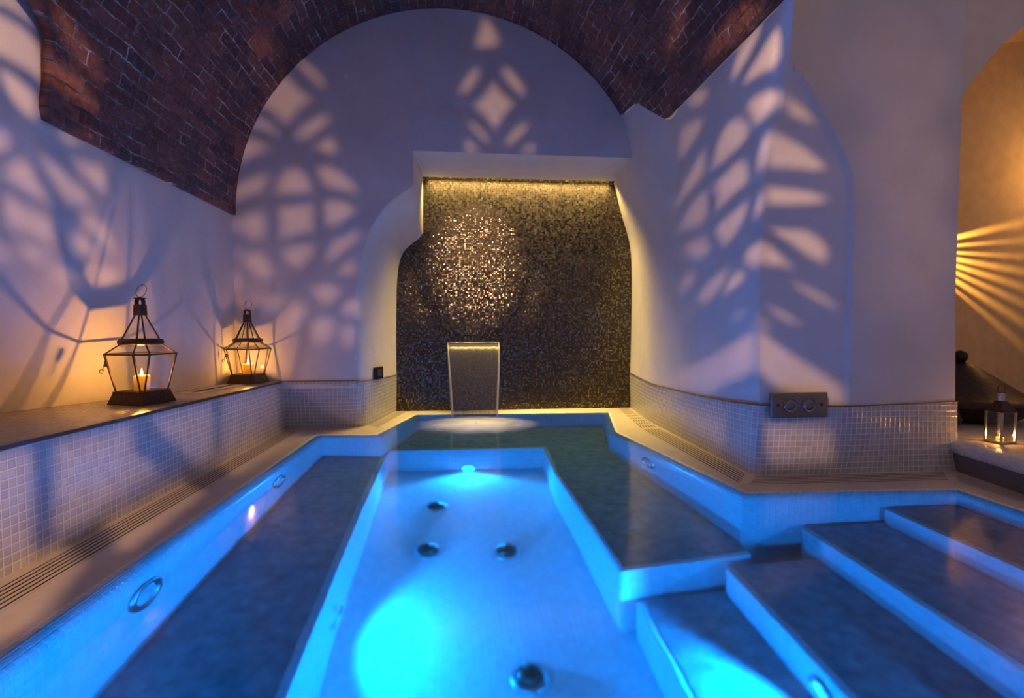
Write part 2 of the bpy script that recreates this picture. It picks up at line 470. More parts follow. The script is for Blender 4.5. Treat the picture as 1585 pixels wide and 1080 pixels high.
for h in holes:
    for i in range(len(h)):
        a, b = h[i - 1], h[i]
        mb.face([(*a, 0), (*b, 0), (*b, -0.02), (*a, -0.02)])
deck = tag(mb.build('floor', 'stone'), 'beige stone deck around the pool', None, None, 'structure')
for w0, w1, p0, p1, n, lab, br in DRAINS:
    g = thing('drain_grate', lab, 'drain', group='slotted stone drains around the pool')
    ch = MB(); ch.face([(*w0, -0.0008), (*w1, -0.0008), (*p1, -0.0008), (*p0, -0.0008)]); ch.build('slot_shade', 'slot', g)  # flush black sheet paints the shade seen between the slats
    sl = MB(); W0, W1, P0, P1 = (Vector(q) for q in (w0, w1, p0, p1))
    for i in range(n):
        t0 = (i + 0.36) / n; t1 = (i + 0.94) / n
        q = [W0.lerp(P0, t0), W1.lerp(P1, t0), W1.lerp(P1, t1), W0.lerp(P0, t1)]
        sl.hexa([(p.x, p.y, -0.0006) for p in q], [(p.x, p.y, 0.0008) for p in q])
    for k in range(br + 2):
        t = k / (br + 1); a = W0.lerp(W1, t); b = P0.lerp(P1, t); e = (W1 - W0).normalized() * 0.02
        if k == 0: q = [a, a + e, b + e, b]
        elif k == br + 1: q = [a - e, a, b, b - e]
        else: q = [a - e, a + e, b + e, b - e]
        sl.hexa([(p.x, p.y, -0.0006) for p in q], [(p.x, p.y, 0.0004) for p in q])
    sl.build('slats', 'stone', g)

# coping (rounded tile edge of the pool) and basin
def ring_rows(dz):
    return [[(p[0], p[1], z) for p in offset_poly(OUT, d) + [offset_poly(OUT, d)[0]]] for d, z in dz]
def seg_grid(mb, rows, step=0.25):
    """subdivide straight runs so every run carries its own metric UV"""
    n = len(rows[0]) - 1
    V = [0.0]
    for a, b in zip(rows, rows[1:]): V.append(V[-1] + (Vector(b[0]) - Vector(a[0])).length)
    u0 = 0.0
    for j in range(n):
        L = (Vector(rows[0][j + 1]) - Vector(rows[0][j])).length
        for i in range(len(rows) - 1):
            q = [rows[i][j], rows[i][j + 1], rows[i + 1][j + 1], rows[i + 1][j]]
            mb.face(q, [(u0, V[i]), (u0 + L, V[i]), (u0 + L, V[i + 1]), (u0, V[i + 1])])
        u0 += L
mb = MB(); seg_grid(mb, ring_rows([(0, -0.02), (0.0, 0.002), (0.014, 0.0), (0.034, -0.011), (0.055, -0.028), (0.072, -0.047), (0.082, -0.070), (0.085, -0.11)]))
coping = tag(mb.build('pool_coping', 'coping', smooth='angle', angle=35), 'rounded pale tile edge running round the pool at the waterline', 'pool edge')
mb = MB()
seg_grid(mb, [[(*p, -0.11) for p in WALLP + WALLP[:1]], [(*p, FZ - 0.04) for p in WALLP + WALLP[:1]]])
xs = [p[0] for p in WALLP]; ys = [p[1] for p in WALLP]
v, f = cdt_faces(WALLP, [])
for t in f: mb.face([(v[k].x, v[k].y, FZ) for k in t], [(v[k].x, v[k].y) for k in t])
basin = tag(mb.build('pool_basin', 'basin'), 'pale mosaic basin walls and floor of the pool', None, None, 'structure')

def prism(name, outline, z0, z1, mat, bevel=0.0, parent=None):
    """solid with metric UVs: top uses plan, sides use run length"""
    mb = MB(); n = len(outline)
    v, f = cdt_faces(outline, [])
    for t in f:
        mb.face([(v[k].x, v[k].y, z1) for k in t], [(v[k].x, v[k].y) for k in t])
        mb.face([(v[k].x, v[k].y, z0) for k in reversed(t)], [(v[k].x, v[k].y) for k in reversed(t)])
    u = 0.0
    for i in range(n):
        a, b = outline[i], outline[(i + 1) % n]; L = (Vector(b) - Vector(a)).length
        mb.face([(*a, z0), (*b, z0), (*b, z1), (*a, z1)], [(u, z0), (u + L, z0), (u + L, z1), (u, z1)]); u += L
    return mb.build(name, mat, parent, bevel=bevel)
e = 0.004
Wp = WALLP
BENCH = [(-0.64, NEAR + .09), (-0.64, 5.27), (0.845, 5.25), (0.80, 4.4), (0.87, 2.83), (Wp[2][0] - e, 2.90), (Wp[2][0] - e, Wp[2][1] - e), (Wp[3][0] - e, Wp[3][1]),
         (Wp[4][0] - e, Wp[4][1] - e), (Wp[5][0] + e, Wp[5][1] - e), (Wp[6][0] + e, Wp[6][1] - e), (Wp[7][0] + e, Wp[7][1] - e), (Wp[8][0] + e, NEAR + .09)]
bench = prism('pool_bench', BENCH, FZ + 0.002, BZ, 'basin', 0.035)
BT = [(-0.685, NEAR + .095), (-0.685, 5.315), (0.885, 5.295), (0.84, 4.42), (0.905, 2.875), (Wp[2][0] - .02, 2.945)] + BENCH[6:-1] + [(BENCH[-1][0], NEAR + .095)]
prism('seat_slab', BT, BZ + .0005, BZ + .004, 'slab', 0.001, bench)
tag(bench, 'U-shaped underwater seat running round the far end of the pool', 'bench')
STEPS = [(2.515, -0.26, 'highest underwater step, just below the waterline by the low wall'), (2.00, -0.52, 'second underwater step down from the low wall, long and dark topped'),
         (1.455, -0.78, 'third underwater step down, ending at the corner of the seat'), (0.955, -1.04, 'lowest underwater step, next to the blue pool floor')]
xe = 2.98
for i, (x, z, lab) in enumerate(STEPS):
    yb = Wp[1][1] - 0.008 if i < 2 else 2.82
    x1 = xe if i == 0 else STEPS[i - 1][0] - 0.0005
    z0 = FZ + 0.002
    s = prism('pool_step', [(x, NEAR + .09), (x1, NEAR + .09), (x1, yb), (x, yb)], z0, z, 'basin', 0.03)
    prism('tread_slab', [(x + .045, NEAR + .095), (x1 - .001, NEAR + .095), (x1 - .001, yb - .002), (x + .045, yb - .002)], z + .0005, z + .004, 'slab', 0.001, s)
    tag(s, lab, 'step', 'underwater steps')

# water
mb = MB(); wo = offset_poly(OUT, 0.024); v, f = cdt_faces(wo, [])
for t in f: mb.face([(v[k].x, v[k].y, 0) for k in t], [(v[k].x, v[k].y) for k in t])
water = mb.build('pool_water', 'water', loc=(0, 0, WZ))
tag(water, 'clear blue lit pool water brimming at the tiled edge', 'water', None, 'stuff')

# ------------------------------------------------------------------ walls
VX, VZ, VR = -0.05, 2.05, 2.03           # barrel vault: centre line and radius
YB = 5.45                                # back wall
YM = 6.55                                # mosaic wall
def vp(deg, y, r=VR): a = math.radians(deg); return Vector((VX + r * math.cos(a), y, VZ + r * math.sin(a)))
def interp(x, pts):
    if x <= pts[0][0]: return pts[0][1]
    for (a, b), (c, d) in zip(pts, pts[1:]):
        if x <= c: return b + (d - b) * (x - a) / (c - a)
    return pts[-1][1]
def right_spring(y): return interp(y, [(3.0, 22.5), (4.55, 22), (4.66, 21.6), (4.87, 26), (5.0, 30.0), (5.12, 31.2), (5.45, 32)])

def lf(y): return interp(y, [(-0.8, -1.94), (2.32, -1.80), (3.09, -1.745), (5.58, -1.66)])
def lz(y): return interp(y, [(2.3, .525), (3.4, .515), (5.6, .472)])
# left wall (leans in towards the springing line of the vault)
def lw_base(y): return interp(y, [(-1, -2.95), (2.6, -2.66), (3.35, -2.55), (3.6, -2.45), (4.45, -2.17), (5.25, -2.09), (5.47, -2.08)])
NY, NZ = 60, 30
rows = []
for i in range(NZ):
    t = i / (NZ - 1); r = []
    for j in range(NY):
        y = -0.8 + (5.47 + 0.8) * j / (NY - 1); b = lw_base(y); z0 = lz(y) - .002; z = z0 + t * (2.06 - z0)
        s = min(1, t * 1.05) ** 0.8
        r.append((b + (-2.085 - b) * s, y, z))
    rows.append(r)
for z in (2.2, 2.5, 3.0, 3.6, 4.4):
    rows.append([(-2.095 - 0.01 * (z - 2), -0.8 + (5.47 + 0.8) * j / (NY - 1), z) for j in range(NY)])
mb = MB(); mb.grid(rows); tag(mb.build('wall_left', 'plaster', smooth=True), 'left plaster wall behind the lanterns', None, None, 'structure')

# vault
def near_y(deg): return interp(deg, [(0, 2.6), (160, 2.7), (164.8, 2.80), (165.6, 2.915), (166.2, 2.99), (168.2, 3.068), (175, 3.082), (178, 3.042), (180.2, 3.055)])
ND, NL = 110, 26
rows = []; uvr = []
for i in range(ND):
    r = []; u = []
    for j in range(NL):
        y = 2.55 + (YB + 0.02 - 2.55) * j / (NL - 1)
        lo = right_spring(y); d = lo + (180.1 - lo) * i / (ND - 1)
        yy = near_y(d) + (YB + 0.02 - near_y(d)) * j / (NL - 1)
        lo = right_spring(yy); d2 = lo + (180.1 - lo) * i / (ND - 1)
        w = 0.004 * noise.noise(Vector((yy * 6, d2 * 0.25, 0)))
        r.append(vp(d2, yy, VR + w)); u.append((yy, math.radians(d2) * VR))
    rows.append(r); uvr.append(u)
mb = MB(); mb.grid(rows, uvr)
vault = mb.build('ceiling', 'brick', smooth=True)
md = vault.modifiers.new('thick', 'SOLIDIFY'); md.thickness = 0.05; md.offset = 0
dirv = (rows[50][5] - Vector((VX, rows[50][5].y, VZ)))
tag(vault, 'barrel vault of old dark red brick with crumbly pale mortar', None, None, 'structure')

# back wall: arched plaster wall with the opening of the recess
OPEN_L = [(-0.404, 2.695), (-0.405, 2.36), (-0.50, 2.27), (-0.60, 2.16), (-0.74, 1.88), (-0.84, 1.47), (-0.89, 1.03), (-0.915, 0.47), (-0.92, 0.40)]
RND = [0.0, 0.0, 0.03, 0.07, 0.10, 0.10, 0.09, 0.06, 0.06]
BACK_L = [(-0.371, 2.72), (-0.375, 2.10), (-0.42, 2.03), (-0.51, 1.965), (-0.623, 1.83), (-0.677, 1.567), (-0.696, 1.04), (-0.698, 0.44), (-0.698, 0.40)]
ol = smooth_pts([(x - r, 0, z) for (x, z), r in zip(OPEN_L, RND)][1:], 34)
ol = [Vector((OPEN_L[0][0], 0, OPEN_L[0][1]))] + ol
bl = [Vector((BACK_L[0][0], 0, BACK_L[0][1]))] + smooth_pts([(x, 0, z) for x, z in BACK_L][1:], 34)
outline = [(-2.11, 0.40), (-2.11, 2.05)]
for k in range(61):
    d = 180 - (180 - 31) * k / 60; p = vp(d, YB, VR + 0.03); outline.append((p.x, p.z))
outline += [(1.80, 2.96), (1.82, 2.695)] + [(p.x, p.z) for p in ol]
v, f = cdt_faces(outline, [])
mb = MB()
for t in f: mb.face([(v[k].x, YB, v[k].y) for k in t])
tag(mb.build('wall_back', 'plaster'), 'arched plaster end wall with the recess cut into it', None, None, 'structure')
# left jamb of the recess, rounded into the wall
rows = []
for k in range(15):
    t = k / 14; r = []
    for i, (a, b) in enumerate(zip(ol, bl)):
        rr = interp(a.z, [(1.0, 0.09), (1.9, 0.10), (2.2, 0.06), (2.36, 0.0)])
        p0 = Vector((a.x, YB, a.z)); p1 = Vector((a.x + rr * 1.5, YB + 0.02, a.z)); p2 = Vector((b.x, YM, b.z))
        r.append(p0 * (1 - t) ** 2 + p1 * 2 * t * (1 - t) + p2 * t * t)
    rows.append(r)
mb = MB(); mb.grid(rows); tag(mb.build('wall_recess', 'plaster', smooth='angle', angle=50), 'rounded plaster side of the recess', None, None, 'structure')
# soffit of the recess
mb = MB(); mb.hexa([(-0.404, YB - 0.002, 2.695), (1.84, YB - 0.002, 2.705), (1.93, YM - 0.07, 2.735), (-0.372, YM - 0.07, 2.725)],
                   [(-0.404, YB - 0.002, 3.1), (1.6, YB - 0.002, 3.1), (1.93, YM - 0.07, 3.1), (-0.372, YM - 0.07, 3.1)])
tag(mb.build('trim_1', 'plaster'), 'plaster soffit over the recess', None, None, 'structure')
# mosaic
mb = MB(); x0, x1, z0, z1 = -0.76, 2.25, -0.02, 2.95
mb.face([(x0, YM, z0), (x1, YM, z0), (x1, YM, z1), (x0, YM, z1)], [(x0, z0), (x1, z0), (x1, z1), (x0, z1)])
mos = tag(mb.build('wall_mosaic', 'mosaic'), 'dark glass mosaic wall with glinting gold tiles behind the waterfall', None, None, 'structure')

# right wall: recess side, wall to the pillar corner, with the vault springing off it
def col_right(y):
    xb = interp(y, [(3.52, 2.05), (3.8, 1.985), (4.2, 1.95), (4.4, 1.945), (5.2, 1.965), (5.45, 1.985), (6.55, 2.13)])
    zb = interp(y, [(3.5, 0.465), (4.4, 0.445), (5.5, 0.42), (6.55, 0.43)]) - 0.02
    return xb, zb
cols = []
corner = smooth_pts([(2.05, 3.52, .44), (2.035, 3.52, 1.24), (2.06, 3.50, 1.92), (2.03, 3.27, 2.43), (1.83, 2.86, 2.86)], 40)
cols.append(corner)
for y, yt in ((3.6, 3.02), (3.75, 3.3), (3.95, 3.6), (4.2, 4.0), (4.45, 4.40), (4.66, 4.66), (4.87, 4.87), (5.0, 5.0), (5.12, 5.12), (5.3, 5.3), (5.45, 5.45)):
    xb, zb = col_right(y); tp = vp(right_spring(yt) - 0.4, yt)
    top_extra = [] if y < 5.44 else []
    k = (y - 3.52) / 2
    cols.append(smooth_pts([(xb, y, zb), (xb + 0.0, y, 1.25), (xb - 0.01 - 0.02 * min(1, k), y + (yt - y) * .15, 1.9), (tp.x + (xb - tp.x) * 0.52, y + (yt - y) * .5, 2.4), tp], 40))
dense = []
for i in range(40):
    dense.append(smooth_pts([c[i] for c in cols], 60))
mb = MB(); mb.grid(dense); tag(mb.build('wall_right', 'plaster', smooth=True), 'right plaster wall from the recess to the pillar', None, None, 'structure')
rows = []
fr = [(1.985, .40), (1.985, 1.2), (1.96, 1.8), (1.90, 2.3), (1.82, 2.70)]; bk = [(2.13, .40), (2.14, 1.0), (2.14, 1.6), (2.11, 2.0), (2.0, 2.37), (1.906, 2.73)]
A = resample([p for p in cols[-1] if p.z < 2.705], 40); B = smooth_pts([(x, YM, z) for x, z in bk], 40)
for k in range(16):
    t = k / 15; rows.append([a.lerp(b, t) for a, b in zip(A, B)])
mb = MB(); mb.grid(rows); tag(mb.build('wall_recess_right', 'plaster', smooth=True), 'right plaster side of the recess', None, None, 'structure')

# pillar front: broad face and an arched flat facet beside the corner
def arch_x(z): return interp(z, [(1.85, 2.655), (2.0, 2.635), (2.145, 2.565), (2.26, 2.49), (2.352, 2.415), (2.45, 2.30), (2.53, 2.17), (2.56, 2.05)])
NU, NV = 110, 110
cpts = corner + [corner[-1] + Vector((-0.1, -0.2, 0.6))]
def corner_at(z):
    for a, b in zip(cpts, cpts[1:]):
        if z <= b.z: 
            t = (z - a.z) / (b.z - a.z); return a.lerp(b, max(0, t))
    return cpts[-1]
rows = []
for i in range(NV):
    z = 0.44 + (3.4 - 0.44) * i / (NV - 1); c = corner_at(z)
    def yf(x):
        d = max(0.0, arch_x(z) - x) if z < 2.56 else 0.0
        e = min(1, d / 0.02); 
        return 3.455 + 0.09 * max(0, x - 2.65) + 0.15 * d + 0.028 * e * e * (3 - 2 * e)
    xr = 3.52 - 0.03 * min(1, (z - 0.44) / 0.8)
    lean = c.y - yf(c.x); r = []
    for j in range(NU):
        s = j / (NU - 1); x = c.x + (xr - c.x) * s
        r.append((x, yf(x) + lean * max(0, 1 - s * 2.2) ** 2, z))
    # turn the far corner
    r += [(xr + 0.02, yf(xr) + 0.02, z), (xr + 0.025, 3.9, z), (xr + 0.025, 5.2, z)]
    rows.append(r)
mb = MB(); mb.grid(rows); tag(mb.build('wall_pillar', 'plaster', smooth='angle', angle=50), 'broad plaster pillar with a low arched facet', None, None, 'structure')

# ------------------------------------------------------------------ tiled skirting (dado) and edge lines
def dado(name, base, top, prof, label, edge=True):
    """base/top: plan polylines with equal counts; prof: (t up, push) flare profile"""
    n = 8 * (len(base) - 1) + 1
    B = smooth_pts([(x, y, z) for x, y, z in base], n * 3); T = smooth_pts([(x, y, z) for x, y, z in top], n * 3)
    rows = []
    for k in range(13):
        t = k / 12; r = []
        for j, (a, b) in enumerate(zip(B, T)):
            w = t ** prof(j / (len(B) - 1))
            r.append(Vector((b.x + (a.x - b.x) * (1 - t) ** prof(j / (len(B) - 1)), b.y + (a.y - b.y) * (1 - t) ** prof(j / (len(B) - 1)), a.z + (b.z - a.z) * t)))
        rows.append(r)
    mb = MB(); mb.grid(rows, uv_loft(rows))
    o = tag(mb.build(name, 'dado', smooth=True), label, None, None, 'structure')
    if edge:
        eb = MB(); eb.tube([p + Vector((0, 0, 0.003)) for p in rows[-1]], 0.0055, 6)
        tag(eb.build('trim_9', 'trim', smooth=True), 'thin brown line along the top of the tiles', None, None, 'structure')
    return o
dado('baseboard_back', [(-1.70, 5.575, 0), (-1.3, 5.58, 0), (-0.97, 5.58, 0), (-0.88, 5.68, 0), (-0.81, 6.0, 0), (-0.702, 6.56, 0)],
     [(-1.70, 5.44, .472), (-1.3, 5.44, .472), (-1.0, 5.44, .470), (-0.90, 5.50, .465), (-0.80, 5.85, .45), (-0.69, 6.56, .43)], lambda s: 1.0, 'pale tile skirting of the end wall')
dado('baseboard_right', [(2.14, 6.56, 0), (2.03, 5.66, 0), (2.015, 5.0, 0), (2.0, 4.38, 0), (1.985, 3.75, 0), (1.975, 3.56, 0), (1.985, 3.485, 0), (2.05, 3.455, 0), (2.25, 3.45, 0), (2.62, 3.445, 0), (2.9, 3.44, 0), (3.2, 3.44, 0), (3.50, 3.435, 0)],
     [(2.125, 6.56, .43), (1.985, 5.5, .418), (1.955, 5.0, .425), (1.935, 4.4, .44), (1.965, 3.8, .455), (2.005, 3.58, .465), (2.04, 3.515, .465), (2.10, 3.50, .465), (2.3, 3.475, .464), (2.62, 3.45, .458), (2.9, 3.475, .459), (3.2, 3.50, .462), (3.535, 3.53, .465)],
     lambda s: 1.0 if s < 0.72 else 1.0 + min(1, (s - 0.72) / 0.12) * 1.8, 'pale tile skirting of the right wall and pillar')

# ------------------------------------------------------------------ tiled ledge on the left
led = thing('tiled_ledge', 'long waist-high tiled ledge along the left wall carrying two lanterns', 'ledge', (-2.0, 3.0, 0))
ysl = [-0.7 + (5.575 + 0.7) * k / 40 for k in range(41)]
off = Vector((2.0, -3.0, 0))
rows = [[Vector((lf(y), y, 0)) + off for y in ysl], [Vector((lf(y) - 0.004, y, lz(y) - 0.012)) + off for y in ysl]]
mb = MB(); uv = [[(y, 0) for y in ysl], [(y, lz(y) - 0.012) for y in ysl]]
mb.grid(rows, uv); mb.build('front_panel', 'dado', led, smooth=True)
rows = [[Vector((lf(y) - 0.004, y, lz(y))) + off for y in ysl], [Vector((lw_base(y) + 0.004 if lw_base(y) < lf(y) - .3 else lf(y) - .4, y, lz(y))) + off for y in ysl]]
uv = [[(y, r.x) for r, y in zip(q, ysl)] for q in rows]
mb = MB(); mb.grid(rows, uv); mb.build('ledge_top', 'ledge_top', led)
mb = MB()
rows = [[Vector((lf(y) + dx, y, lz(y) + dz)) + off for y in ysl] for dx, dz in ((0.004, -0.016), (0.004, 0.002), (-0.022, 0.003))]
mb.grid(rows); mb.build('edge_strip', 'dark_trim', led)
# vent lying in the ledge top
vt = thing('ledge_vent', 'flat slotted vent plate set in the ledge top between the lanterns', 'vent', (-2.02, 4.85, lz(4.85)))
mb = MB(); vo = Vector((2.02, -4.85, 0))
q = [Vector((-1.90, 4.38, 0)), Vector((-1.84, 5.0, 0)), Vector((-2.04, 5.04, 0)), Vector((-2.10, 4.40, 0))]
zz = lambda p: -0.015 * (p.y - 4.85)
mb.hexa([(*(p + vo).xy, zz(p) + .001) for p in q], [(*(p + vo).xy, zz(p) + 0.006) for p in q]); mb.build('plate', 'stone', vt)
mb = MB(); a = (q[0] + q[3]) / 2; b = (q[1] + q[2]) / 2
for k in range(24):
    c = a.lerp(b, 0.05 + 0.9 * k / 23); mb.box(((c + vo).x, (c + vo).y, zz(c) + 0.0062), (0.05, 0.017, 0.002), Matrix.Rotation(-0.08, 3, 'Z'))
mb.build('slots', 'slot', vt)  # black boxes on the plate paint the shaded openings

# ------------------------------------------------------------------ lanterns
def octagon(half, cut, z, rot=0.0):
    """square of half-width `half` with corners cut so the short sides measure `cut`"""
    c = cut / math.sqrt(2); P = []
    for sx, sy in ((1, -1), (1, 1), (-1, 1), (-1, -1)):
        a = Vector((sx * half, sy * (half - c), z)); b = Vector((sx * (half - c), sy * half, z))
        P += [a, b] if (sx * sy > 0) else [b, a]
    return P
def make_lantern(label, loc, rz):
    L = thing('candle_lantern', label, 'lantern', loc, rz, 'large glass candle lanterns on the ledge')
    # base: flared plinth
    def sq(h, z): return [Vector((sx * h, sy * h, z)) for sx, sy in ((1, -1), (1, 1), (-1, 1), (-1, -1))]
    mb = MB(); mb.hexa(sq(.130, 0), sq(.130, .006)); mb.hexa(sq(.130, .006), sq(.108, .074)); mb.hexa(sq(.110, .071), sq(.110, .080))
    mb.build('base', 'iron', L)
    zb, zt = .078, .315
    lo = octagon(.104, .020, zb); hi = octagon(.166, .088, zt)
    z2 = .374; col_lo = octagon(.094, .048, z2)
    z3 = .405; z4 = .562
    rf_lo = octagon(.086, .044, z3); rf_hi = octagon(.023, .012, z4)
    fb = MB()
    for i in range(8):
        fb.tube([lo[i], hi[i]], .0048, 6)
        fb.tube([hi[i], hi[(i + 1) % 8]], .0052, 6); fb.tube([lo[i], lo[(i + 1) % 8]], .0042, 6)
    bf = fb.build('body_frame', 'iron', L)
    sb = MB()
    for i in range(8): sb.tube([hi[i], col_lo[i]], .0045, 6); sb.tube([col_lo[i], col_lo[(i + 1) % 8]], .0045, 6)
    sf = sb.build('shoulder_frame', 'iron', L)
    rb = MB()
    for i in range(8):
        rb.tube([rf_lo[i], rf_hi[i]], .0048, 6); rb.tube([rf_lo[i], rf_lo[(i + 1) % 8]], .0045, 6)
    rf = rb.build('roof_frame', 'iron', L)
    cb = MB(); oc = octagon(.093, .048, (z2 + z3) / 2)
    cb.tube(oc, .0205, 10, closed=True); cb.build('collar', 'iron', L, smooth='angle', angle=50)
    for a, b, holder in ((lo, hi, bf), (hi, col_lo, sf), (rf_lo, rf_hi, rf)):
        for i in range(8):
            j = (i + 1) % 8
            p = MB(); n = (b[i] - a[i]).cross(a[j] - a[i]).normalized() * 0.0012
            p.hexa([a[i] - n, a[j] - n, b[j] - n, b[i] - n], [a[i] + n, a[j] + n, b[j] + n, b[i] + n])
            p.build('glass_pane', 'pane', holder)
    # cap: square chimney, strap arch and disc
    cp = MB(); cp.hexa(sq(.027, z4 - .004), sq(.025, z4 + .066)); cp.tube([(.026, .0, z4 + .04), (.034, 0, z4 + .04)], .004, 6)
    cp.build('cap', 'iron', L)
    st = MB()
    ar = [(-.025, 0, z4 + .066), (-.025, 0, z4 + .085), (-.019, 0, z4 + .098), (0, 0, z4 + .103), (.019, 0, z4 + .098), (.025, 0, z4 + .085), (.025, 0, z4 + .066)]
    for a, b in zip(ar, ar[1:]):
        a = Vector(a); b = Vector(b); w = Vector((0, .014, 0)); th = Vector((0, 0, .004)) + Vector((a.x + b.x, 0, 0)) * .05
        st.hexa([a - w - th, a + w - th, b + w - th, b - w - th], [a - w + th, a + w + th, b + w + th, b - w + th])
    st.lathe([(0, z4 + .101), (.036, z4 + .102), (.037, z4 + .106), (0, z4 + .112)], 20)
    strap = st.build('strap', 'iron', L)
    rg = MB(); pts = []
    for k in range(28):
        a = 2 * PI * k / 28; pts.append((.038 * math.sin(a), 0.012 * (1 - math.cos(a)), z4 + .112 + .040 * (1 - math.cos(a))))
    rg.tube(pts, .0019, 6, closed=True); rg.build('handle_ring', 'iron', strap, smooth=True)
    # latch: small hasp and curl on one side
    la = MB(); u = Vector((-.7071, -.7071, 0)); base = u * .186 + Vector((0, 0, .255)); la.box(base, (.014, .014, .034), Matrix.Rotation(PI / 4, 3, 'Z'))
    la.tube([base + u * (.006 + .003 * k) + Vector((0, 0, -.012 * k)) for k in range(4)], .0024, 6)
    la.tube([base + u * (.020 - .011 * math.cos(a)) + Vector((0, 0, -.045 + .011 * math.sin(a))) for a in [k * PI / 6 for k in range(11)]], .0026, 6)
    la.build('latch', 'iron', L)
    return L
def make_candle(label, loc, r, h, power, group=None):
    c = thing('candle', label, 'candle', loc, 0, group)
    d = h * .16
    mb = MB(); mb.lathe([(0, 0), (r, 0), (r * 1.01, h * .5), (r, h - .003), (r * .93, h), (r * .84, h - .004), (r * .76, h - d * .8), (r * .5, h - d), (0, h - d)], 32); wb = mb.build('wax_body', 'wax', c, smooth='angle', angle=50)
    mb = MB(); mb.tube([(0, 0, h - d - .001), (.001, 0, h - d + .010), (.002, 0, h - d + .016)], .0014, 6); mb.build('wick', 'wick', wb)
    f0 = h - d + .010; q = r / .046
    mb = MB(); mb.lathe([(0, f0), (.0050 * q, f0 + .008 * q), (.0066 * q, f0 + .018 * q), (.0042 * q, f0 + .034 * q), (0, f0 + .052 * q)], 16); mb.build('flame', 'flame', c, smooth=True)
    l = lamp('flame_light', 'POINT', (0, 0, h + .022 * r / .046), power, (1.0, 0.43, 0.08), radius=.009, parent=c)
    return c
L1 = make_lantern('nearer large glass lantern on the left ledge, candle inside lighting the wall orange', (-1.995, 3.72, lz(3.72) + .004), math.radians(-17))
make_candle('lit yellow pillar candle inside the nearer ledge lantern', (-1.99, 3.71, lz(3.72) + .088), .046, .092, 29.0, 'candles in the ledge lanterns')
L2 = copy_tree(L1); L2.location = (-1.912, 5.40 + .06, lz(5.46) + .001); L2.rotation_euler = (0, 0, math.radians(-10))
L2['label'] = 'farther large glass lantern at the end of the left ledge near the back wall corner'
L2.location = (-1.90, 5.26, lz(5.26) + .004)
make_candle('lit pillar candle inside the farther ledge lantern', (-1.90, 5.26, lz(5.26) + .088), .046, .090, 13.0, 'candles in the ledge lanterns')

# ------------------------------------------------------------------ recess: LED strip, spout, falling water, foam
ls = thing('cove_light', 'glowing yellow light strip hidden above the mosaic behind the soffit', 'light strip', (0.77, YM - .035, 2.765))
mb = MB(); mb.box((0, 0, 0.012), (2.2, .02, .008)); mb.build('strip_holder', 'steel', ls)
mb = MB(); mb.box((0, 0, 0), (2.18, .012, .012)); mb.build('light_tube', 'led', ls)
lamp('cove_glow', 'AREA', (0, -.0, -.02), 66, (1.0, 0.68, 0.20), (0, -0.13, -1), parent=ls, size=(2.15, 0.03)).data.spread = math.radians(92)
sp = thing('waterfall_spout', 'steel slot spout on the mosaic wall pouring a sheet of water', 'spout', (0.206, YM, 0.80))
mb = MB(); mb.box((0, -.03, .009), (.615, .07, .006)); mb.box((0, -.03, -.009), (.615, .07, .006)); mb.box((-.305, -.03, 0), (.006, .07, .02)); mb.box((.305, -.03, 0), (.006, .07, .02))
mb.build('lip', 'steel', sp, bevel=.001)
mb = MB(); mb.box((0, -.004, 0), (.66, .008, .05)); mb.build('wall_flange', 'dark_trim', sp)
wf = thing('waterfall', 'thin sheet of water falling from the steel spout into the pool', 'waterfall', (0.206, YM - .06, 0.80))
def fall(s): return (-(0.46) * math.sqrt(s) * 0.93, -0.825 * s)
rows = []; NS = 26
for i in range(NS):
    s = (i / (NS - 1)) ** 1.5; dy, dz = fall(s); w = .298 - .055 * s
    rows.append([(w * (2 * j / 24 - 1), dy + .004 * math.sin(j * 1.7 + i * .3), dz) for j in range(25)])
mb = MB(); mb.grid(rows); sh = mb.build('water_sheet', 'sheet', wf, smooth=True)
for sg in (-1, 1):
    mb = MB(); mb.tube([(sg * (.298 - .055 * ((i / 25) ** 1.5)), fall((i / 25) ** 1.5)[0], fall((i / 25) ** 1.5)[1]) for i in range(26)], [.007 + .008 * i / 25 for i in range(26)], 8)
    mb.build('edge_stream', 'rope_water', wf, smooth=True)
mb = MB(); rows = []; uvr = []
for i in range(14):
    r = .02 + i / 13 * .98
    rows.append([Vector((.74 * r * math.cos(a), .60 * r * math.sin(a), .004 + .016 * max(0, 1 - r) + .004 * noise.noise(Vector((3 * r * math.cos(a), 3 * r * math.sin(a), 1))))) for a in [2 * PI * k / 48 for k in range(48)]])
    uvr.append([(r * math.cos(a), r * math.sin(a)) for a in [2 * PI * k / 48 for k in range(48)]])
mb.grid(rows, uvr, closed=True)
fo = mb.build('splash_foam', 'foam', smooth=True, loc=(.206, 5.58, WZ + .002)); tag(fo, 'white churned foam where the falling sheet meets the pool water', 'foam', None, 'stuff')

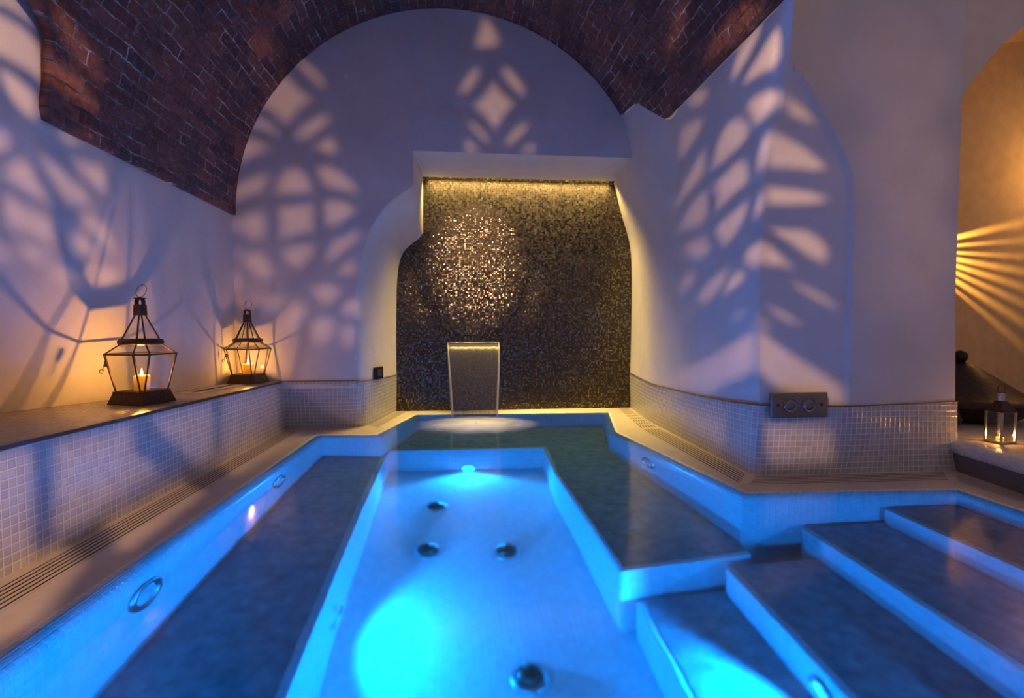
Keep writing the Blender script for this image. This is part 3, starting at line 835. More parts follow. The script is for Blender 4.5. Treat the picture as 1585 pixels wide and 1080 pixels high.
# ------------------------------------------------------------------ switches
sw = thing('switch_plate', 'bronze plate with two round push buttons on the pillar above the tiles', 'switch plate', (2.285, 3.452, 0.475), math.radians(0.5))
mb = MB(); mb.box((0, 0, 0), (.405, .03, .168)); mb.build('plate', 'plate', sw, bevel=.008)
mb = MB(); mb.box((0, -.0155, 0), (.372, .003, .138)); mb.build('face_plate', 'plate', sw, bevel=.0014)
for sx in (-1, 1):
    mb = MB(); R9 = Matrix.Rotation(PI / 2, 4, 'X')
    mb.lathe([(0, 0), (.050, 0), (.050, .006), (.046, .009), (.040, .006), (.036, .006), (.030, .011), (.022, .012), (.020, .008), (0, .008)], 36)
    mb.v = [tuple(R9 @ Vector(p)) for p in mb.v]; b = mb.build('push_button', 'plate', sw, smooth='angle', angle=30, loc=(sx * .067 - 0.003, -.0165, .002))
    mb = MB(); mb.lathe([(0, 0), (.011, 0), (.010, .003), (.004, .004), (0, .002)], 16)
    mb.v = [tuple(R9 @ Vector(p)) for p in mb.v]; mb.build('screw', 'dark_trim', sw, smooth='angle', loc=(sx * .155, -.0165, .002))
s2 = thing('wall_socket', 'small black switch on the rounded recess edge left of the mosaic', 'switch', (-.803, 5.81, 0.518), math.radians(76.6))
mb = MB(); mb.box((0, 0, 0), (.20, .034, .125)); mb.build('plate', 'black', s2, bevel=.006)
mb = MB(); mb.box((.0, -.017, 0), (.09, .008, .07)); mb.build('rocker', 'steel', s2, bevel=.003)

# ------------------------------------------------------------------ underwater fittings
def fit_ring(name, label, loc, axis, r, cat, group, lens=None):
    o = thing(name, label, cat, loc, 0, group)
    o.rotation_euler = Vector(axis).to_track_quat('Z', 'Y').to_euler()
    mb = MB(); mb.lathe([(r * .66, 0.0), (r * .70, .010), (r * .85, .016), (r, .010), (r * 1.03, 0)], 36); mb.build('bezel', 'steel', o, smooth=True)
    if lens:
        mb = MB(); mb.lathe([(0, .006), (r * .66, .004), (r * .68, 0)], 28); mb.build('lens', 'lens', o, smooth=True)
    else:
        mb = MB(); mb.lathe([(0, .004), (r * .3, .006), (r * .32, .001), (r * .68, .001)], 28); mb.build('nozzle', 'basin', o, smooth=True)
    return o
def wall_x(y, side):
    if side < 0: a, b = Vector(Wp[8]), Vector(Wp[7])
    else: a, b = Vector(Wp[2]), Vector(Wp[3])
    t = (y - a.y) / (b.y - a.y); return a.x + (b.x - a.x) * t
G = 'round jet fittings in the pool walls'
fit_ring('wall_jet', 'nearer round chrome jet ring in the left pool wall', (wall_x(2.41, -1) + .002, 2.41, -.30), (1, 0, 0.02), .115, 'jet', G)
fit_ring('wall_jet', 'farther round chrome jet ring in the left pool wall', (wall_x(4.0, -1) + .002, 4.0, -.33), (1, 0, 0.02), .115, 'jet', G)
fit_ring('wall_jet', 'round chrome jet ring in the right pool wall below the recess drain', (wall_x(4.25, 1) - .002, 4.25, -.36), (-1, -.1, 0.02), .115, 'jet', G)
for x, y, lab in ((-.165, 4.42, 'dark domed floor jet just in front of the far pool light'), (-.198, 3.75, 'dark domed floor jet in mid pool, on the left of its pair'),
                  (.345, 3.70, 'dark domed floor jet in mid pool, on the right of its pair'), (.353, 2.60, 'single dark domed floor jet in front of the other three, level with the lowest step')):
    o = thing('floor_jet', lab, 'jet', (x, y, FZ), 0, 'domed jets in the pool floor')
    mb = MB(); mb.lathe([(.10, 0), (.098, .012), (.075, .020), (.07, .022)], 32); mb.build('flange', 'steel', o, smooth=True)
    mb = MB(); mb.lathe([(.072, .014), (.070, .040), (.052, .062), (.025, .072), (0, .074)], 28); mb.build('dome', 'dark_trim', o, smooth=True)
G = 'round blue lights under water'
def pool_light(label, loc, axis, power, size=134):
    o = fit_ring('pool_light', label, loc, axis, .07, 'pool light', G, True)
    l = lamp('beam', 'SPOT', (0, 0, .03), power, BLUE, radius=.035, parent=o, size=math.radians(size), blend=.35)
    l.rotation_euler = (PI, 0, 0)
    return o
pool_light('blue pool light in the left seat riser, its beam fanning over the floor', (-.620, 2.88, -1.10), (1, 0, -.2), 140)
pool_light('blue pool light in the far seat riser below the waterfall', (.115, 5.252, -1.283), (0, -1, -.10), 190)
pool_light('blue pool light in the riser of the third step', (1.448, 2.0, -.91), (-1, 0, 0), 400)
pool_light('added blue light in the unseen near wall, filling the far pool', (.1, NEAR + .092, -.60), (0, 1, 0), 100)  # fill lamp put in out of view to light the far end
pool_light('added unseen blue light brightening the left seat top from the near wall', (-1.0, NEAR + .092, -.36), (.1, 1, -.1), 75, 120)  # extra lamp out of view, added to graze the dark seat tops
pool_light('added unseen blue light brightening the step tops from the near wall', (2.35, NEAR + .092, -.14), (-.1, 1, -.1), 95, 120)  # extra lamp out of view, added to lift the dark treads

# ------------------------------------------------------------------ room beyond the pillar
lw = thing('low_wall', 'low tiled wall right of the pillar with rounded pale tile edge', 'wall', (3.43, 3.4, 0))
o3 = Vector((-3.43, -3.4, 0))
PF = [Vector((3.50, 3.60, 0)), Vector((3.44, 3.40, 0)), Vector((3.36, 2.9, 0)), Vector((3.28, 2.0, 0)), Vector((3.25, 0.5, 0))]
rows = [[p + o3 + Vector((0, 0, z)) for p in PF] for z in (0, .125)]
mb = MB(); mb.grid(rows, uv_loft(rows)); mb.build('riser', 'grey_stone', lw)
rows = [[p + o3 + Vector((dx, 0, z)) for p in PF] for dx, z in ((-.004, .12), (-.010, .135), (-.004, .165), (.02, .188), (.06, .196), (.13, .198))]
mb = MB(); mb.grid(rows, uv_loft(rows)); mb.build('edge_tiles', 'coping', lw, smooth=True)
mb = MB(); pl = [p + o3 + Vector((.12, 0, .197)) for p in PF] + [Vector((7.0, .5, .197)) + o3, Vector((8.5, 6.19, .197)) + o3, Vector((3.56, 6.19, .197)) + o3]
mb.face(pl, [(p.x, p.y) for p in pl]); mb.build('top_slab', 'stone', lw)
# arch wall and ochre alcove
YA = 5.2
outl = [(3.4, .18)]; ax, az, ar = 7.15, 2.2, 2.3
outl += [(ax - ar, .18)] + [(ax + ar * math.cos(math.radians(d)), az + ar * math.sin(math.radians(d))) for d in range(180, -1, -6)] + [(ax + ar, .18), (10, .18), (10, 5.2), (3.4, 5.2)]
v, f = cdt_faces(outl, []); mb = MB()
for t in f: mb.face([(v[k].x, YA, v[k].y) for k in t])
tag(mb.build('wall_arch', 'plaster'), 'plaster wall with a wide arch beyond the pillar', None, None, 'structure')
ap = [(ax - ar, .18)] + [(ax + ar * math.cos(math.radians(d)), az + ar * math.sin(math.radians(d))) for d in range(180, -1, -4)] + [(ax + ar, .18)]
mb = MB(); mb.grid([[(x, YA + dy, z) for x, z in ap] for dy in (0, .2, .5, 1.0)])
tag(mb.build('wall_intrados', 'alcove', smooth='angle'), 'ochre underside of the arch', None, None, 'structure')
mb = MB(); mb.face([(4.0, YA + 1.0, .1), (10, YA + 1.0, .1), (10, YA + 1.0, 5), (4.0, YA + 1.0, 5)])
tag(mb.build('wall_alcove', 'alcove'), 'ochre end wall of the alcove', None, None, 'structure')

# small lantern on the low wall
sl = thing('candle_lantern', 'small square glass lantern on the low wall right of the pillar', 'lantern', (3.755, 3.42, .199), math.radians(3))
def sq(h, z): return [Vector((sx * h, sy * h, z)) for sx, sy in ((1, -1), (1, 1), (-1, 1), (-1, -1))]
hw = .055
mb = MB(); mb.hexa(sq(hw + .006, 0), sq(hw + .006, .016)); mb.build('base', 'steel', sl)
mb = MB()
for p in sq(hw, 0): mb.box((p.x, p.y, .115), (.012, .012, .205))
for a, b in zip(sq(hw, .215), sq(hw, .215)[1:] + sq(hw, .215)[:1]): mb.tube([a, b], .005, 6)
sfr = mb.build('body_frame', 'steel', sl)
mb = MB(); mb.hexa(sq(hw + .008, .213), sq(hw + .008, .222)); mb.hexa(sq(hw + .004, .222), sq(.022, .288)); mb.build('roof', 'iron', sl)
mb = MB(); mb.lathe([(.021, .284), (.021, .336), (0, .338)], 20); mb.build('chimney', 'steel', sl, smooth='angle')
mb = MB(); mb.tube([(.033 * math.cos(a), 0, .368 + .036 * math.sin(a)) for a in [2 * PI * k / 24 for k in range(24)]], .0024, 6, closed=True); mb.build('handle_ring', 'iron', sl, smooth=True)
q = sq(hw - .002, .018)
for i in range(4):
    a, b = q[i], q[(i + 1) % 4]; n = (b - a).cross(Vector((0, 0, 1))).normalized() * .001; h = Vector((0, 0, .19))
    p = MB(); p.hexa([a - n, b - n, b + n, a + n], [a - n + h, b - n + h, b + n + h, a + n + h]); p.build('glass_pane', 'pane', sfr)
make_candle('tiny lit candle inside the small lantern on the low wall', (3.75, 3.415, .2155), .022, .018, 3.0)

# dark tagine-shaped pot behind the pillar edge
pot = thing('covered_pot', 'big dark pot with pointed lid and ball finial half behind the pillar', 'pot', (4.40, 4.38, .198))
mb = MB(); mb.lathe([(0, 0), (.30, 0), (.40, .03), (.50, .10), (.535, .145), (.51, .145), (.40, .12), (0, .11)], 48); mb.build('bowl', 'tagine', pot, smooth='angle')
mb = MB(); mb.lathe([(.54, .146), (.545, .165), (.53, .185), (.49, .20), (.40, .255), (.30, .325), (.20, .395), (.115, .455), (.06, .485), (.035, .49), (0, .49)], 48); mb.build('lid', 'tagine', pot, smooth='angle')
mb = MB(); mb.lathe([(.03, .485), (.035, .50)] + [(.055 * math.sin(a), .54 - .055 * math.cos(a)) for a in [PI * (k + 3) / 14 for k in range(12)]], 24); mb.build('finial', 'tagine', pot, smooth=True)
jr = thing('clay_pot', 'small round brown pot beside the small lantern', 'pot', (3.86, 3.98, .198))
mb = MB(); mb.lathe([(0, 0), (.07, 0), (.115, .035), (.125, .075), (.105, .12), (.07, .145), (.06, .15), (.05, .145), (0, .14)], 32); mb.build('body', 'tagine', jr, smooth='angle')

# ------------------------------------------------------------------ fretwork lamps (unseen shades, holes shaped to throw the wall patterns)
HOLES = [[(-58.27,0.93),(-56.42,2.19),(-55.41,2.44),(-54.73,2.08),(-53.64,1.6),(-52.65,0.29),(-53.3,1.22),(-55.01,1.3),(-56.4,1.17),(-58.28,0.67)],
[(-56.73,-0.16),(-55.35,0.02),(-53.93,0),(-52.74,-0.85),(-52.8,-3.96),(-53.5,-3.39),(-55.08,-3.41),(-56.88,-3.59),(-57.95,-3.73),(-57.81,-0.42)],
[(-56.95,-5),(-55.84,-4.8),(-54.59,-5),(-53.61,-5.39),(-53.58,-6.77),(-53.93,-7.65),(-54.81,-7.86),(-55.78,-7.34),(-56.55,-6.57)],
[(-51.68,-7.79),(-50.93,-7.25),(-49.15,-7.01),(-49.79,-7.61),(-50.9,-8.05)],
[(-57.78,-10.75),(-56.49,-10.21),(-55.96,-10.48),(-56.34,-11.22),(-57.59,-12)],
[(-56.61,-13.16),(-55.88,-12.52),(-54.9,-11.42),(-54.03,-11.5),(-53.48,-12.31),(-52.51,-12.94),(-51.39,-13.42),(-53.17,-13.56),(-54.92,-13.36)],
[(-53.3,-10.24),(-52.23,-10.35),(-51.13,-10.45),(-49.82,-10.84),(-48.5,-11.27),(-47.49,-11.85),(-48.42,-12.11),(-49.19,-12.3),(-49.61,-12.83),(-50.4,-12.67),(-51.25,-12.07),(-52.26,-11.31)],
[(-50.15,-9.33),(-48.72,-9.1),(-47.45,-8.5),(-46.43,-8.41),(-46.34,-9.55),(-46.12,-10.37),(-47.29,-10.24),(-48.64,-9.82)],
[(-56.13,-14.6),(-55.03,-14.62),(-53.59,-14.74),(-51.54,-14.64),(-51.43,-15.52),(-51.01,-16.5),(-52.49,-16.45),(-53.93,-16.4),(-55.43,-16.6)],
[(-54.76,-17.43),(-53.52,-17.34),(-52.09,-17.31),(-50.91,-17.31),(-52.01,-17.88),(-52.82,-18.3),(-53.85,-17.98)],
[(-56.94,-18.02),(-55.9,-18),(-55.32,-18.23),(-54.44,-18.69),(-55.24,-18.82),(-55.81,-18.59),(-56.85,-18.6)],
[(-48.62,-13.42),(-47.72,-12.95),(-46.76,-12.83),(-45.93,-13.15),(-45.21,-14.03),(-44.35,-14.88),(-45.49,-14.9),(-46.97,-14.42)],
[(-49.55,-14.85),(-48.81,-14.71),(-47.54,-15.12),(-46.24,-15.79),(-47.47,-16.08),(-48.66,-16.45),(-49.29,-16.06)],
[(-51.33,-18.6),(-50.54,-18.1),(-49.25,-18.03),(-47.59,-18.51),(-48.76,-18.71),(-49.91,-18.72),(-51.02,-18.84)],
[(-47.69,-17.23),(-45.87,-16.66),(-44.1,-16.6),(-44.86,-17.47),(-45.94,-18.04),(-46.74,-17.67)],
[(-24.29,12.73),(-22.97,12.65),(-21.88,11.79),(-21.19,10.84),(-20.91,9.9),(-21.75,10.48),(-22.71,11.39)],
[(-25.26,10.97),(-24.62,10.7),(-23.96,9.77),(-23.02,9),(-22.34,8.48),(-23.31,7.94),(-24.14,6.96),(-24.83,5.72),(-25.48,5.95),(-26.38,7.03),(-27.91,7.5),(-27.11,8.9)],
[(-29.06,5.91),(-27.41,5.92),(-26.4,5.14),(-25.64,4.17),(-26.54,4.47),(-27.55,5.04),(-29.04,5.32)],
[(-20.67,6.98),(-20.53,6.53),(-21.11,5.72),(-22.25,4.72),(-23.37,3.96),(-24.05,3.99),(-23.35,5.24),(-22.23,6.24)],
[(-20.12,4.48),(-19.99,3.63),(-19.71,2.4),(-21.01,2.72),(-22.13,3.05),(-21.14,3.72)],
[(-29.35,3.71),(-28.08,3.41),(-26.44,2.72),(-27.72,2.28),(-28.72,1.72),(-29.85,0.81),(-29.92,2.56)],
[(-26.87,-0.01),(-27.21,-1.12),(-27.54,-2.15),(-28.79,-2.52),(-30.22,-3.16),(-30.33,-1.86),(-28.77,-0.86)],
[(-24.37,0.6),(-23.55,0.33),(-22.88,-0.73),(-22.48,-2.1),(-23.73,-2.19),(-25.21,-2.28),(-26.2,-2.29),(-25.85,-1.09),(-25.17,0.12)],
[(-21.88,0.69),(-20.6,0.89),(-19.15,-0),(-17.97,-1.09),(-17.46,-2.2),(-18.88,-1.82),(-21.06,-1.46),(-21.47,-0.23)],
[(-29.32,-4.82),(-28.45,-4.48),(-27.58,-4.42),(-27.28,-5.68),(-27.24,-7.14),(-28,-7.54),(-29.12,-7.19),(-29.44,-6.04)],
[(-25.9,-4.08),(-24.83,-3.94),(-23.61,-3.79),(-22.36,-3.57),(-22.52,-5.18),(-22.4,-6.8),(-23.65,-6.83),(-24.88,-7.17),(-26.08,-7.49),(-25.66,-5.72)],
[(-21.01,-3.33),(-20.07,-3.18),(-18.9,-3.41),(-17.56,-4.28),(-18.62,-5.07),(-19.66,-5.85),(-20.83,-6.45),(-21.1,-4.89)],
[(-29.27,-9.04),(-28.28,-8.96),(-27.52,-9.08),(-27.16,-10.05),(-26.4,-11.12),(-26.93,-11.73),(-27.82,-11.43),(-29.17,-10.32)],
[(-25.3,-8.71),(-24.09,-8.4),(-22.28,-8.33),(-22.72,-9.45),(-23.43,-10.46),(-24.13,-11.08),(-24.93,-10.21),(-25.45,-9.29)],
[(-17.28,-6.68),(-17.59,-7.63),(-18.51,-8.55),(-19.86,-9.59),(-21.17,-10.45),(-20.73,-9.4),(-20.13,-8.03),(-18.64,-7.45)],
[(-17.7,-10.15),(-17.94,-11.24),(-18.02,-12.16),(-18.99,-11.8),(-20.03,-11.74),(-18.98,-10.87)],
[(-22.63,-13.05),(-21.06,-13.03),(-19.46,-13.6),(-19.92,-14.47),(-20.95,-15.28),(-22.08,-14.28)],
[(-19.34,-15.57),(-17.82,-14.64),(-16.98,-15.41),(-17.16,-16.78),(-19.05,-16.49)],
[(-25.11,-13.56),(-25.53,-14.37),(-26.2,-15.29),(-27.11,-15.18),(-27.35,-14.17),(-26.05,-13.75)],
[(-23.9,-14.55),(-23.09,-15.5),(-23.93,-16.27),(-24.74,-15.46)],
[(-30.82,-5.35),(-30.17,-5.23),(-29.7,-5.74),(-29.54,-6.89),(-30.06,-6.01)],
[(-30.22,-7.98),(-29.57,-8.59),(-29.5,-9.86),(-29.82,-9)],
[(-30.95,-10.54),(-30.04,-11.22),(-29.63,-12.37),(-29.61,-13.06),(-30.3,-12.29)],
[(-24.72,-14.76),(-23.52,-15.46),(-24.08,-16.94),(-25.23,-18.17),(-25.54,-16.75)],
[(-22.86,-17.09),(-21.1,-16.57),(-20.04,-18.12),(-21.5,-19.7),(-22.54,-18.87)],
[(-19.31,-17.47),(-17.99,-18.33),(-18.24,-20.44),(-19.34,-19.61)],
[(-1.36,20),(-0.92,19.4),(-0.19,18.49),(0.35,17.56),(-0.02,16.73),(-1.28,16.62),(-2.72,16.51),(-2.18,18.06),(-1.81,19.35)],
[(-2.01,14.17),(-2.37,12.98),(-3.45,11.4),(-4.71,10.49),(-4.43,11.69),(-3.45,13.26)],
[(0.89,14.22),(1.8,14.01),(2.89,12.87),(3.99,11.36),(3.26,10.91),(2.16,11.82),(1.07,13.14)],
[(-0.29,12.49),(0.34,11.41),(1.43,10.42),(2.44,9.68),(1.43,8.86),(0.52,7.6),(-0.12,6.26),(-0.76,7.38),(-1.66,8.39),(-2.92,9.2),(-1.84,10.12),(-0.93,11.19)],
[(-3.65,7.43),(-2.93,7.11),(-1.85,6.1),(-0.58,4.55),(-1.67,5.05),(-2.93,6.24)],
[(4.36,7.54),(3.81,6.47),(2.53,5.01),(1.06,4.25),(1.61,5.34),(2.89,6.8)],
[(-4.01,5.14),(-3.12,4.29),(-2.12,3.47),(-3.84,3.41)],
[(5,4.81),(5.01,3.65),(3.26,3.6),(4.18,4.34)],
[(35.62,8.76),(34.99,7.23),(33.82,5.9),(32.48,4.82),(30.98,4.17),(31.55,5.39),(32.32,7.13),(33.47,7.69)],
[(37.84,6.65),(38.12,5.21),(38.01,3.57),(37.1,2.37),(35.28,2.66),(32.83,2.89),(33.79,3.88),(35.72,5.22),(36.88,6.09)],
[(26.2,6.07),(27.84,5.18),(27.47,4.15),(26.02,4.46),(25.13,5.67)],
[(38.15,-0.31),(37.8,-1.19),(36.87,-1.96),(35.53,-2.74),(34.43,-3.12),(33.9,-1.38),(33.17,0.01),(34.48,0.32),(36.3,-0)],
[(27.29,1.9),(26.57,1.1),(25.5,0.07),(24.08,-0.49),(24.07,1.24),(24.25,2.98),(25.67,2.81)],
[(31.87,-0.64),(32.96,-1.77),(33.69,-3.3),(32.76,-4.02),(31.12,-4.51),(29.3,-4.54),(28.76,-3.72),(29.3,-1.95),(30.39,-0.7)],
[(27.07,-1.42),(27.45,-3.21),(27.18,-4.57),(26.25,-5.13),(24.95,-5.57),(23.31,-6.37),(24.02,-4.66),(25.12,-3.47),(26.42,-2.51)],
[(29.63,-4.07),(30.39,-4.87),(28.5,-4.65),(28.4,-4.16)],
[(32.1,-6.03),(33.04,-6.71),(33.42,-9.06),(31.91,-9.43),(30.41,-9.78),(28.92,-10.54),(29.46,-8.89),(28.7,-6.9),(30.39,-6.55)],
[(36.52,-4.68),(35.78,-6.61),(35.18,-8.8),(34.68,-8),(35.14,-5.95),(35.75,-4.95)],
[(36.38,-4.49),(37.84,-4.46),(40.08,-5.32),(42.22,-7.2),(40.92,-7.6),(38.23,-7.7),(35.83,-8.13),(36.11,-6.04)],
[(38.51,-0.33),(39.77,-0.75),(41.1,-2.19),(39.71,-2.25),(38.2,-1.92)],
[(27.57,-6.89),(27.78,-9.08),(27.42,-10.57),(26.3,-10.67),(23.88,-9.18),(24.98,-7.99),(26.27,-7.21)],
[(33.42,-11.55),(32.88,-13.13),(31.96,-14.37),(30.48,-15.43),(29.14,-13.14),(29.31,-12.39),(31.18,-11.91)],
[(35.5,-10.81),(35.41,-12.57),(35.08,-13.39),(34,-14.15),(34.54,-12.71),(35.07,-11.41)],
[(35.97,-10.46),(38.33,-10.26),(40.51,-10.22),(42.47,-10.73),(41.23,-11.4),(39.08,-11.92),(35.97,-12.4)],
[(27.45,-12.72),(28.22,-14.81),(27.29,-15.08),(25.59,-13.55),(24.09,-11.7),(25.58,-12.01)],
[(35.48,-17.2),(35.45,-18.98),(35.12,-20.21),(33.89,-19.48),(32.95,-18.02),(33.67,-17.34)],
[(35.76,-17.23),(36.91,-17.97),(38.16,-18.99),(39.07,-19.73),(37.71,-19.42),(35.72,-19.82)],
[(36.24,-15.36),(38.39,-15.18),(40.15,-14.84),(41.73,-15.66),(42.45,-16.62),(42.07,-18.25),(40.21,-17.57),(38.41,-16.49)],
[(38.5,-21.13),(40.14,-21.33),(41.86,-21.79),(43.8,-22.74),(42.58,-22.63),(40.73,-22.08)],
[(24.69,-15.27),(26.75,-16.72),(25.64,-17.24),(24.53,-17.52),(24.14,-16.06)],
[(30.8,-18.29),(30.35,-19.36),(29.24,-20.37),(28.13,-21.03),(26.8,-20.04),(26.42,-19.28),(27.9,-18.62)],
[(32.41,-19.43),(33.18,-20.72),(31.7,-21.2),(30,-21.03),(30.74,-20.06),(31.48,-19.47)],
[(26.25,-20.69),(25.74,-20.91),(24.72,-20.85),(24.55,-20.42),(25.39,-20.35)],
[(33.32,-24.39),(32.65,-24.63),(31.63,-24.68),(31.8,-24.26)],
[(35.95,-24.69),(37.38,-24.7),(38.78,-24.99),(39.88,-25.48),(38.79,-25.52),(37.11,-25.19)],
[(27.17,-24.61),(27,-24.93),(26.23,-24.69),(26.31,-24.33)],
[(29.59,-25.82),(29.25,-26.06),(28.56,-25.83),(28.9,-25.6)],
[(34.81,-25.92),(34.77,-26.33),(34.04,-26.11),(34.2,-25.84)],
[(35.04,-26.08),(35.98,-26.33),(36.72,-26.93),(35.99,-26.87),(35.05,-26.49)],
[(22.45,-25.68),(25.83,-26.63),(29.28,-27.44),(32.03,-27.41),(34.61,-27.13),(34.63,-31.04),(32.8,-31.24),(30.22,-31.05),(28.15,-30.92),(25.01,-28.38),(22.46,-25.95)],
[(35.02,-27.35),(37.46,-28.42),(40.23,-29.21),(42.28,-29.77),(44.23,-30.31),(44.27,-31.89),(42.54,-32.42),(40.11,-32.52),(37.56,-32.62),(35.05,-31.52),(35.04,-29.48)],
[(-52.92,2.69),(-52.11,3.06),(-51.28,2.79),(-50.26,2.24),(-49.39,1.83),(-48.34,1.38),(-47.22,0.29),(-46.96,-0.79),(-48.52,-0.6),(-50.2,-0.24),(-51.52,0.44),(-52.43,1.7)],
[(-52.46,-1.91),(-51.37,-1.58),(-49.79,-1.62),(-48.44,-1.92),(-47.4,-2.71),(-47.55,-3.64),(-49.05,-3.92),(-50.82,-4.09),(-52.14,-3.75)],
[(-50.54,-6.84),(-49.05,-6.02),(-46.71,-5.89),(-46.89,-6.27),(-48.41,-6.66)],
[(-30.39,11.68),(-29.03,13.21),(-26.76,12.48),(-27.94,10.35),(-29.74,10.29)],
[(27,7.96),(28.89,10.04),(31.27,11.44),(34.08,11.2),(36.86,9.88),(35.39,9.08),(32.04,7.85)],
[(23.86,16.07),(25.49,15.41),(24.69,12.7),(22.8,10.88),(22.19,11.77),(23.01,13.92)],
[(-27.6,15.68),(-26.53,16.52),(-25.84,15.81),(-26.64,14.97)],
[(-1.87,-16.44),(-4.71,-14.72),(-6.95,-11.6),(-7.88,-8.47),(-7.22,-4.52),(-5.46,-1.71),(-1.82,-0.03),(1.86,-1.57),(3.84,-4.37),(4.51,-8.4),(3.52,-11.61),(1.19,-14.76)],
[(-9.49,-14.95),(-10.86,-11.5),(-10.61,-8.43),(-9.05,-8.46),(-8.29,-11.96),(-7.28,-15.03)],
[(5.6,-15.08),(7,-11.53),(7.24,-8.33),(5.67,-8.37),(4.93,-11.98),(3.77,-15.12)],
[(-66.3,-45.39),(-64.78,-45.07),(-63.2,-44.71),(-61.56,-44.32),(-59.84,-43.88),(-58.05,-43.39),(-56.19,-42.84),(-57.56,-46.37),(-60.68,-48.16),(-63.7,-49.72),(-66.62,-51.06),(-68.58,-51.29),(-70.43,-51.47),(-72.18,-51.62),(-73.82,-51.73),(-71.24,-49.81)],
[(-51.07,-41.15),(-48.69,-40.23),(-46.17,-39.14),(-43.56,-37.91),(-40.86,-36.53),(-40.33,-39.75),(-43.26,-41.56),(-46.14,-43.17),(-48.95,-44.59),(-51.69,-45.85),(-54.33,-46.96)],
[(-35.79,-33.79),(-32.77,-31.91),(-29.71,-29.85),(-26.62,-27.61),(-24.16,-28.99),(-27.06,-31.41),(-29.97,-33.64),(-32.87,-35.7),(-35.74,-37.58)],
[(-64.64,-38.5),(-62.9,-38.29),(-61.08,-38.04),(-59.18,-37.76),(-59.27,-39.08),(-59.36,-40.35),(-59.45,-41.58),(-59.54,-42.77),(-59.63,-43.91),(-61.55,-44.28),(-63.39,-44.6),(-65.15,-44.89),(-65.06,-43.91),(-64.98,-42.89),(-64.89,-41.85),(-64.81,-40.77),(-64.72,-39.65)],
[(-56.76,-37.25),(-54.65,-36.66),(-52.44,-36),(-50.13,-35.25),(-47.7,-34.37),(-47.81,-36.35),(-44,-36.91),(-46.46,-38.22),(-48.82,-39.38),(-51.05,-40.37),(-53.19,-41.26),(-55.2,-41.96),(-57.13,-42.59),(-57.04,-41.33),(-56.95,-40.02),(-56.85,-38.66)],
[(-45.37,-33.41),(-42.46,-32.17),(-39.44,-30.79),(-36.34,-29.25),(-36.42,-30.95),(-36.49,-32.6),(-36.57,-34.19),(-39.4,-35.03),(-41.44,-34.51),(-43.43,-33.97)],
[(-34.89,-28.42),(-32.06,-26.82),(-29.18,-25.08),(-26.28,-23.23),(-26.35,-25.41),(-26.42,-27.52),(-29.34,-29.63),(-32.24,-31.58),(-35.11,-33.36),(-35,-30.95)],
[(19.94,-24.67),(22.47,-27.47),(25.11,-30.03),(27.8,-32.24),(30.54,-34.18),(30.56,-35.88),(30.58,-37.49),(27.81,-35.09),(25.11,-32.5),(22.49,-29.76),(19.96,-26.86)],
[(36.23,-36.53),(38.82,-35.87),(41.25,-35.14),(43.54,-34.39),(43.64,-37.32),(41.48,-38.2),(39.19,-39.07),(36.76,-39.91),(36.5,-38.26)]]
HOLES_M = [[(-40.55,9.78),(-38.47,11.93),(-36.13,10.32),(-36.95,6.65),(-39.6,6.2)],
[(-40.2,-2.91),(-38.1,-0.6),(-35.24,-2.72),(-35.58,-7.32),(-38.3,-9.01),(-40.52,-6.77)],
[(-40.25,-16.37),(-37.72,-13.38),(-33.8,-16.45),(-33.64,-20.78),(-37.48,-20.9)],
[(-35.27,-29.8),(-32.28,-29.05),(-30.01,-31.79),(-32.05,-34.15)],
[(19.27,17.29),(23.41,17.39),(23.25,15.09),(21.36,14.26),(19.53,15.31)],
[(19.7,10.83),(21.48,11.18),(22.63,8.67),(21.65,6.6),(19.83,7.47)],
[(19.84,2.33),(22.68,2.78),(23.23,-0.2),(20.58,-0.69)],
[(20.7,-3.71),(23.35,-3.18),(23.23,-7.01),(21.29,-7.56)],
[(20.7,-11),(23.62,-10.35),(23.33,-14.08),(21.57,-14.67)],
[(-43.19,4.36),(-42.47,6.11),(-41.21,3.83),(-42.34,1.18)],
[(6.47,24.77),(9.55,25.51),(10.21,22.39),(7.17,20.79)]]
HOLES_A = [[(8,-39.5332),(40,-39.8398),(78,-39.5332),(78,-37.3867),(40,-36.4668),(8,-36.4668)],
[(8,-31.9619),(40,-32.3543),(78,-31.9619),(78,-29.2152),(40,-28.0381),(8,-28.0381)],
[(8,-24.7179),(40,-25.0615),(78,-24.7179),(78,-22.3128),(40,-21.2821),(8,-21.2821)],
[(8,-18.0455),(40,-18.4546),(78,-18.0455),(78,-15.1818),(40,-13.9545),(8,-13.9545)],
[(8,-11.076),(40,-11.4912),(78,-11.076),(78,-8.1696),(40,-6.92399),(8,-6.92399)],
[(8,-3.29174),(40,-3.55009),(78,-3.29174),(78,-1.4833),(40,-0.70826),(8,-0.70826)],
[(8,4.78156),(40,4.53788),(78,4.78156),(78,6.48737),(40,7.21844),(8,7.21844)],
[(8,12.6275),(40,12.1531),(78,12.6275),(78,15.949),(40,17.3725),(8,17.3725)]]
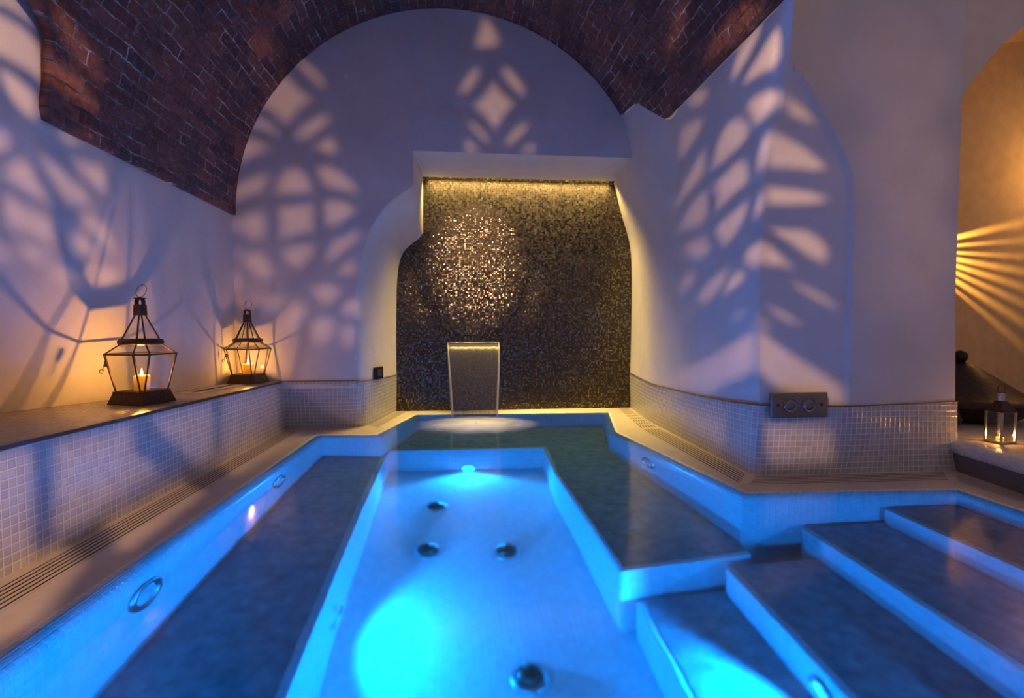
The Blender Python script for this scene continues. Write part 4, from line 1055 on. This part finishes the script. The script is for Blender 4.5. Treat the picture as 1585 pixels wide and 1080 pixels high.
def pierced_shade(mb, c, r, holes, az0, az1, el0=-70, el1=75, step=6.0):
    """sphere of radius r; the part between az0..az1 is cut with holes given as (azimuth, elevation) degrees"""
    o = [(az0, el0), (az1, el0), (az1, el1), (az0, el1)]
    ex = [(az0 + (az1 - az0) * i / 30, el0 + (el1 - el0) * j / 24) for i in range(31) for j in range(25) if 0 < i < 30 and 0 < j < 24]
    ol = [(az0 + (az1 - az0) * i / 30, el0) for i in range(30)] + [(az1, el0 + (el1 - el0) * i / 24) for i in range(24)] + [(az1 - (az1 - az0) * i / 30, el1) for i in range(30)] + [(az0, el1 - (el1 - el0) * i / 24) for i in range(24)]
    v, f = cdt_faces(ol, holes, ex)
    def P(az, el): a = math.radians(az); e = math.radians(el); return c + Vector((math.sin(a) * math.cos(e), math.cos(a) * math.cos(e), math.sin(e))) * r
    for t in f: mb.face([P(v[k].x, v[k].y) for k in t])
    n = 24
    mb.grid([[P(az1 + (az0 + 360 - az1) * i / n, el0 + (el1 - el0) * j / 16) for i in range(n + 1)] for j in range(17)])
    mb.grid([[P(az0 + 360 * i / 48, el1 + (90 - el1) * j / 4 - (0.01 if j == 4 else 0)) for i in range(49)] for j in range(5)])
    mb.grid([[P(az0 + 360 * i / 48, -90 + (el0 + 90) * j / 4 + (0.01 if j == 0 else 0)) for i in range(49)] for j in range(5)])
def fret_lamp(label, c, r, holes, az0, az1, power, color, bulb, top):
    t = thing('fretwork_lamp', label, 'lamp', c)
    mb = MB(); pierced_shade(mb, Vector((0, 0, 0)), r, holes, az0, az1); mb.build('pierced_shade', 'brass', t)
    mb = MB(); mb.tube([(0, 0, r), (0, 0, top - c[2])], .006, 8); mb.build('chain', 'iron', t)
    lamp('bulb_light', 'POINT', (0, 0, 0), power, color, radius=bulb, parent=t)
    return t
fret_lamp('round pierced brass lamp hanging above the near end of the pool', LAMP, .30, HOLES, -100, 100, 270, (1.0, 0.55, 0.28), .0045, 4.2)
fret_lamp('pierced brass lamp hanging before the low wall', Vector((4.75, 1.3, 2.3)), .22, HOLES_M, -100, 100, 150, (1.0, 0.54, 0.34), .03, 4.2)
fret_lamp('pierced brass lamp on the alcove wall behind the pillar', Vector((5.64, 5.86, 1.93)), .11, HOLES_A, 0, 180, 170, (1.0, 0.52, 0.10), .004, 3.4)

fret_lamp('added unseen lamp inside the alcove, warming its ochre walls', Vector((7.5, 5.7, 2.9)), .16, [[(az - 3, el), (az, el - 4), (az + 3, el), (az, el + 4)] for az in range(-170, 5, 8) for el in range(-60, 70, 10)], -180, 10, 100, (1.0, 0.50, 0.14), .05, 4.42)  # fill lamp added out of view for the alcove's ochre glow

gl = thing('fill_globe', 'added unseen glowing ball giving the pillar a warm wash', 'lamp', (5.6, 0.9, 2.5))  # made-up source, placed out of view to warm the pillar face
mb = MB(); mb.lathe([(.16 * math.sin(a), -.16 * math.cos(a)) for a in [PI * k / 16 for k in range(17)]], 32); mb.build('globe', 'globe', gl, smooth=True)
mb = MB(); mb.tube([(0, 0, .155), (0, 0, 1.7)], .006, 8); mb.build('cord', 'iron', gl)
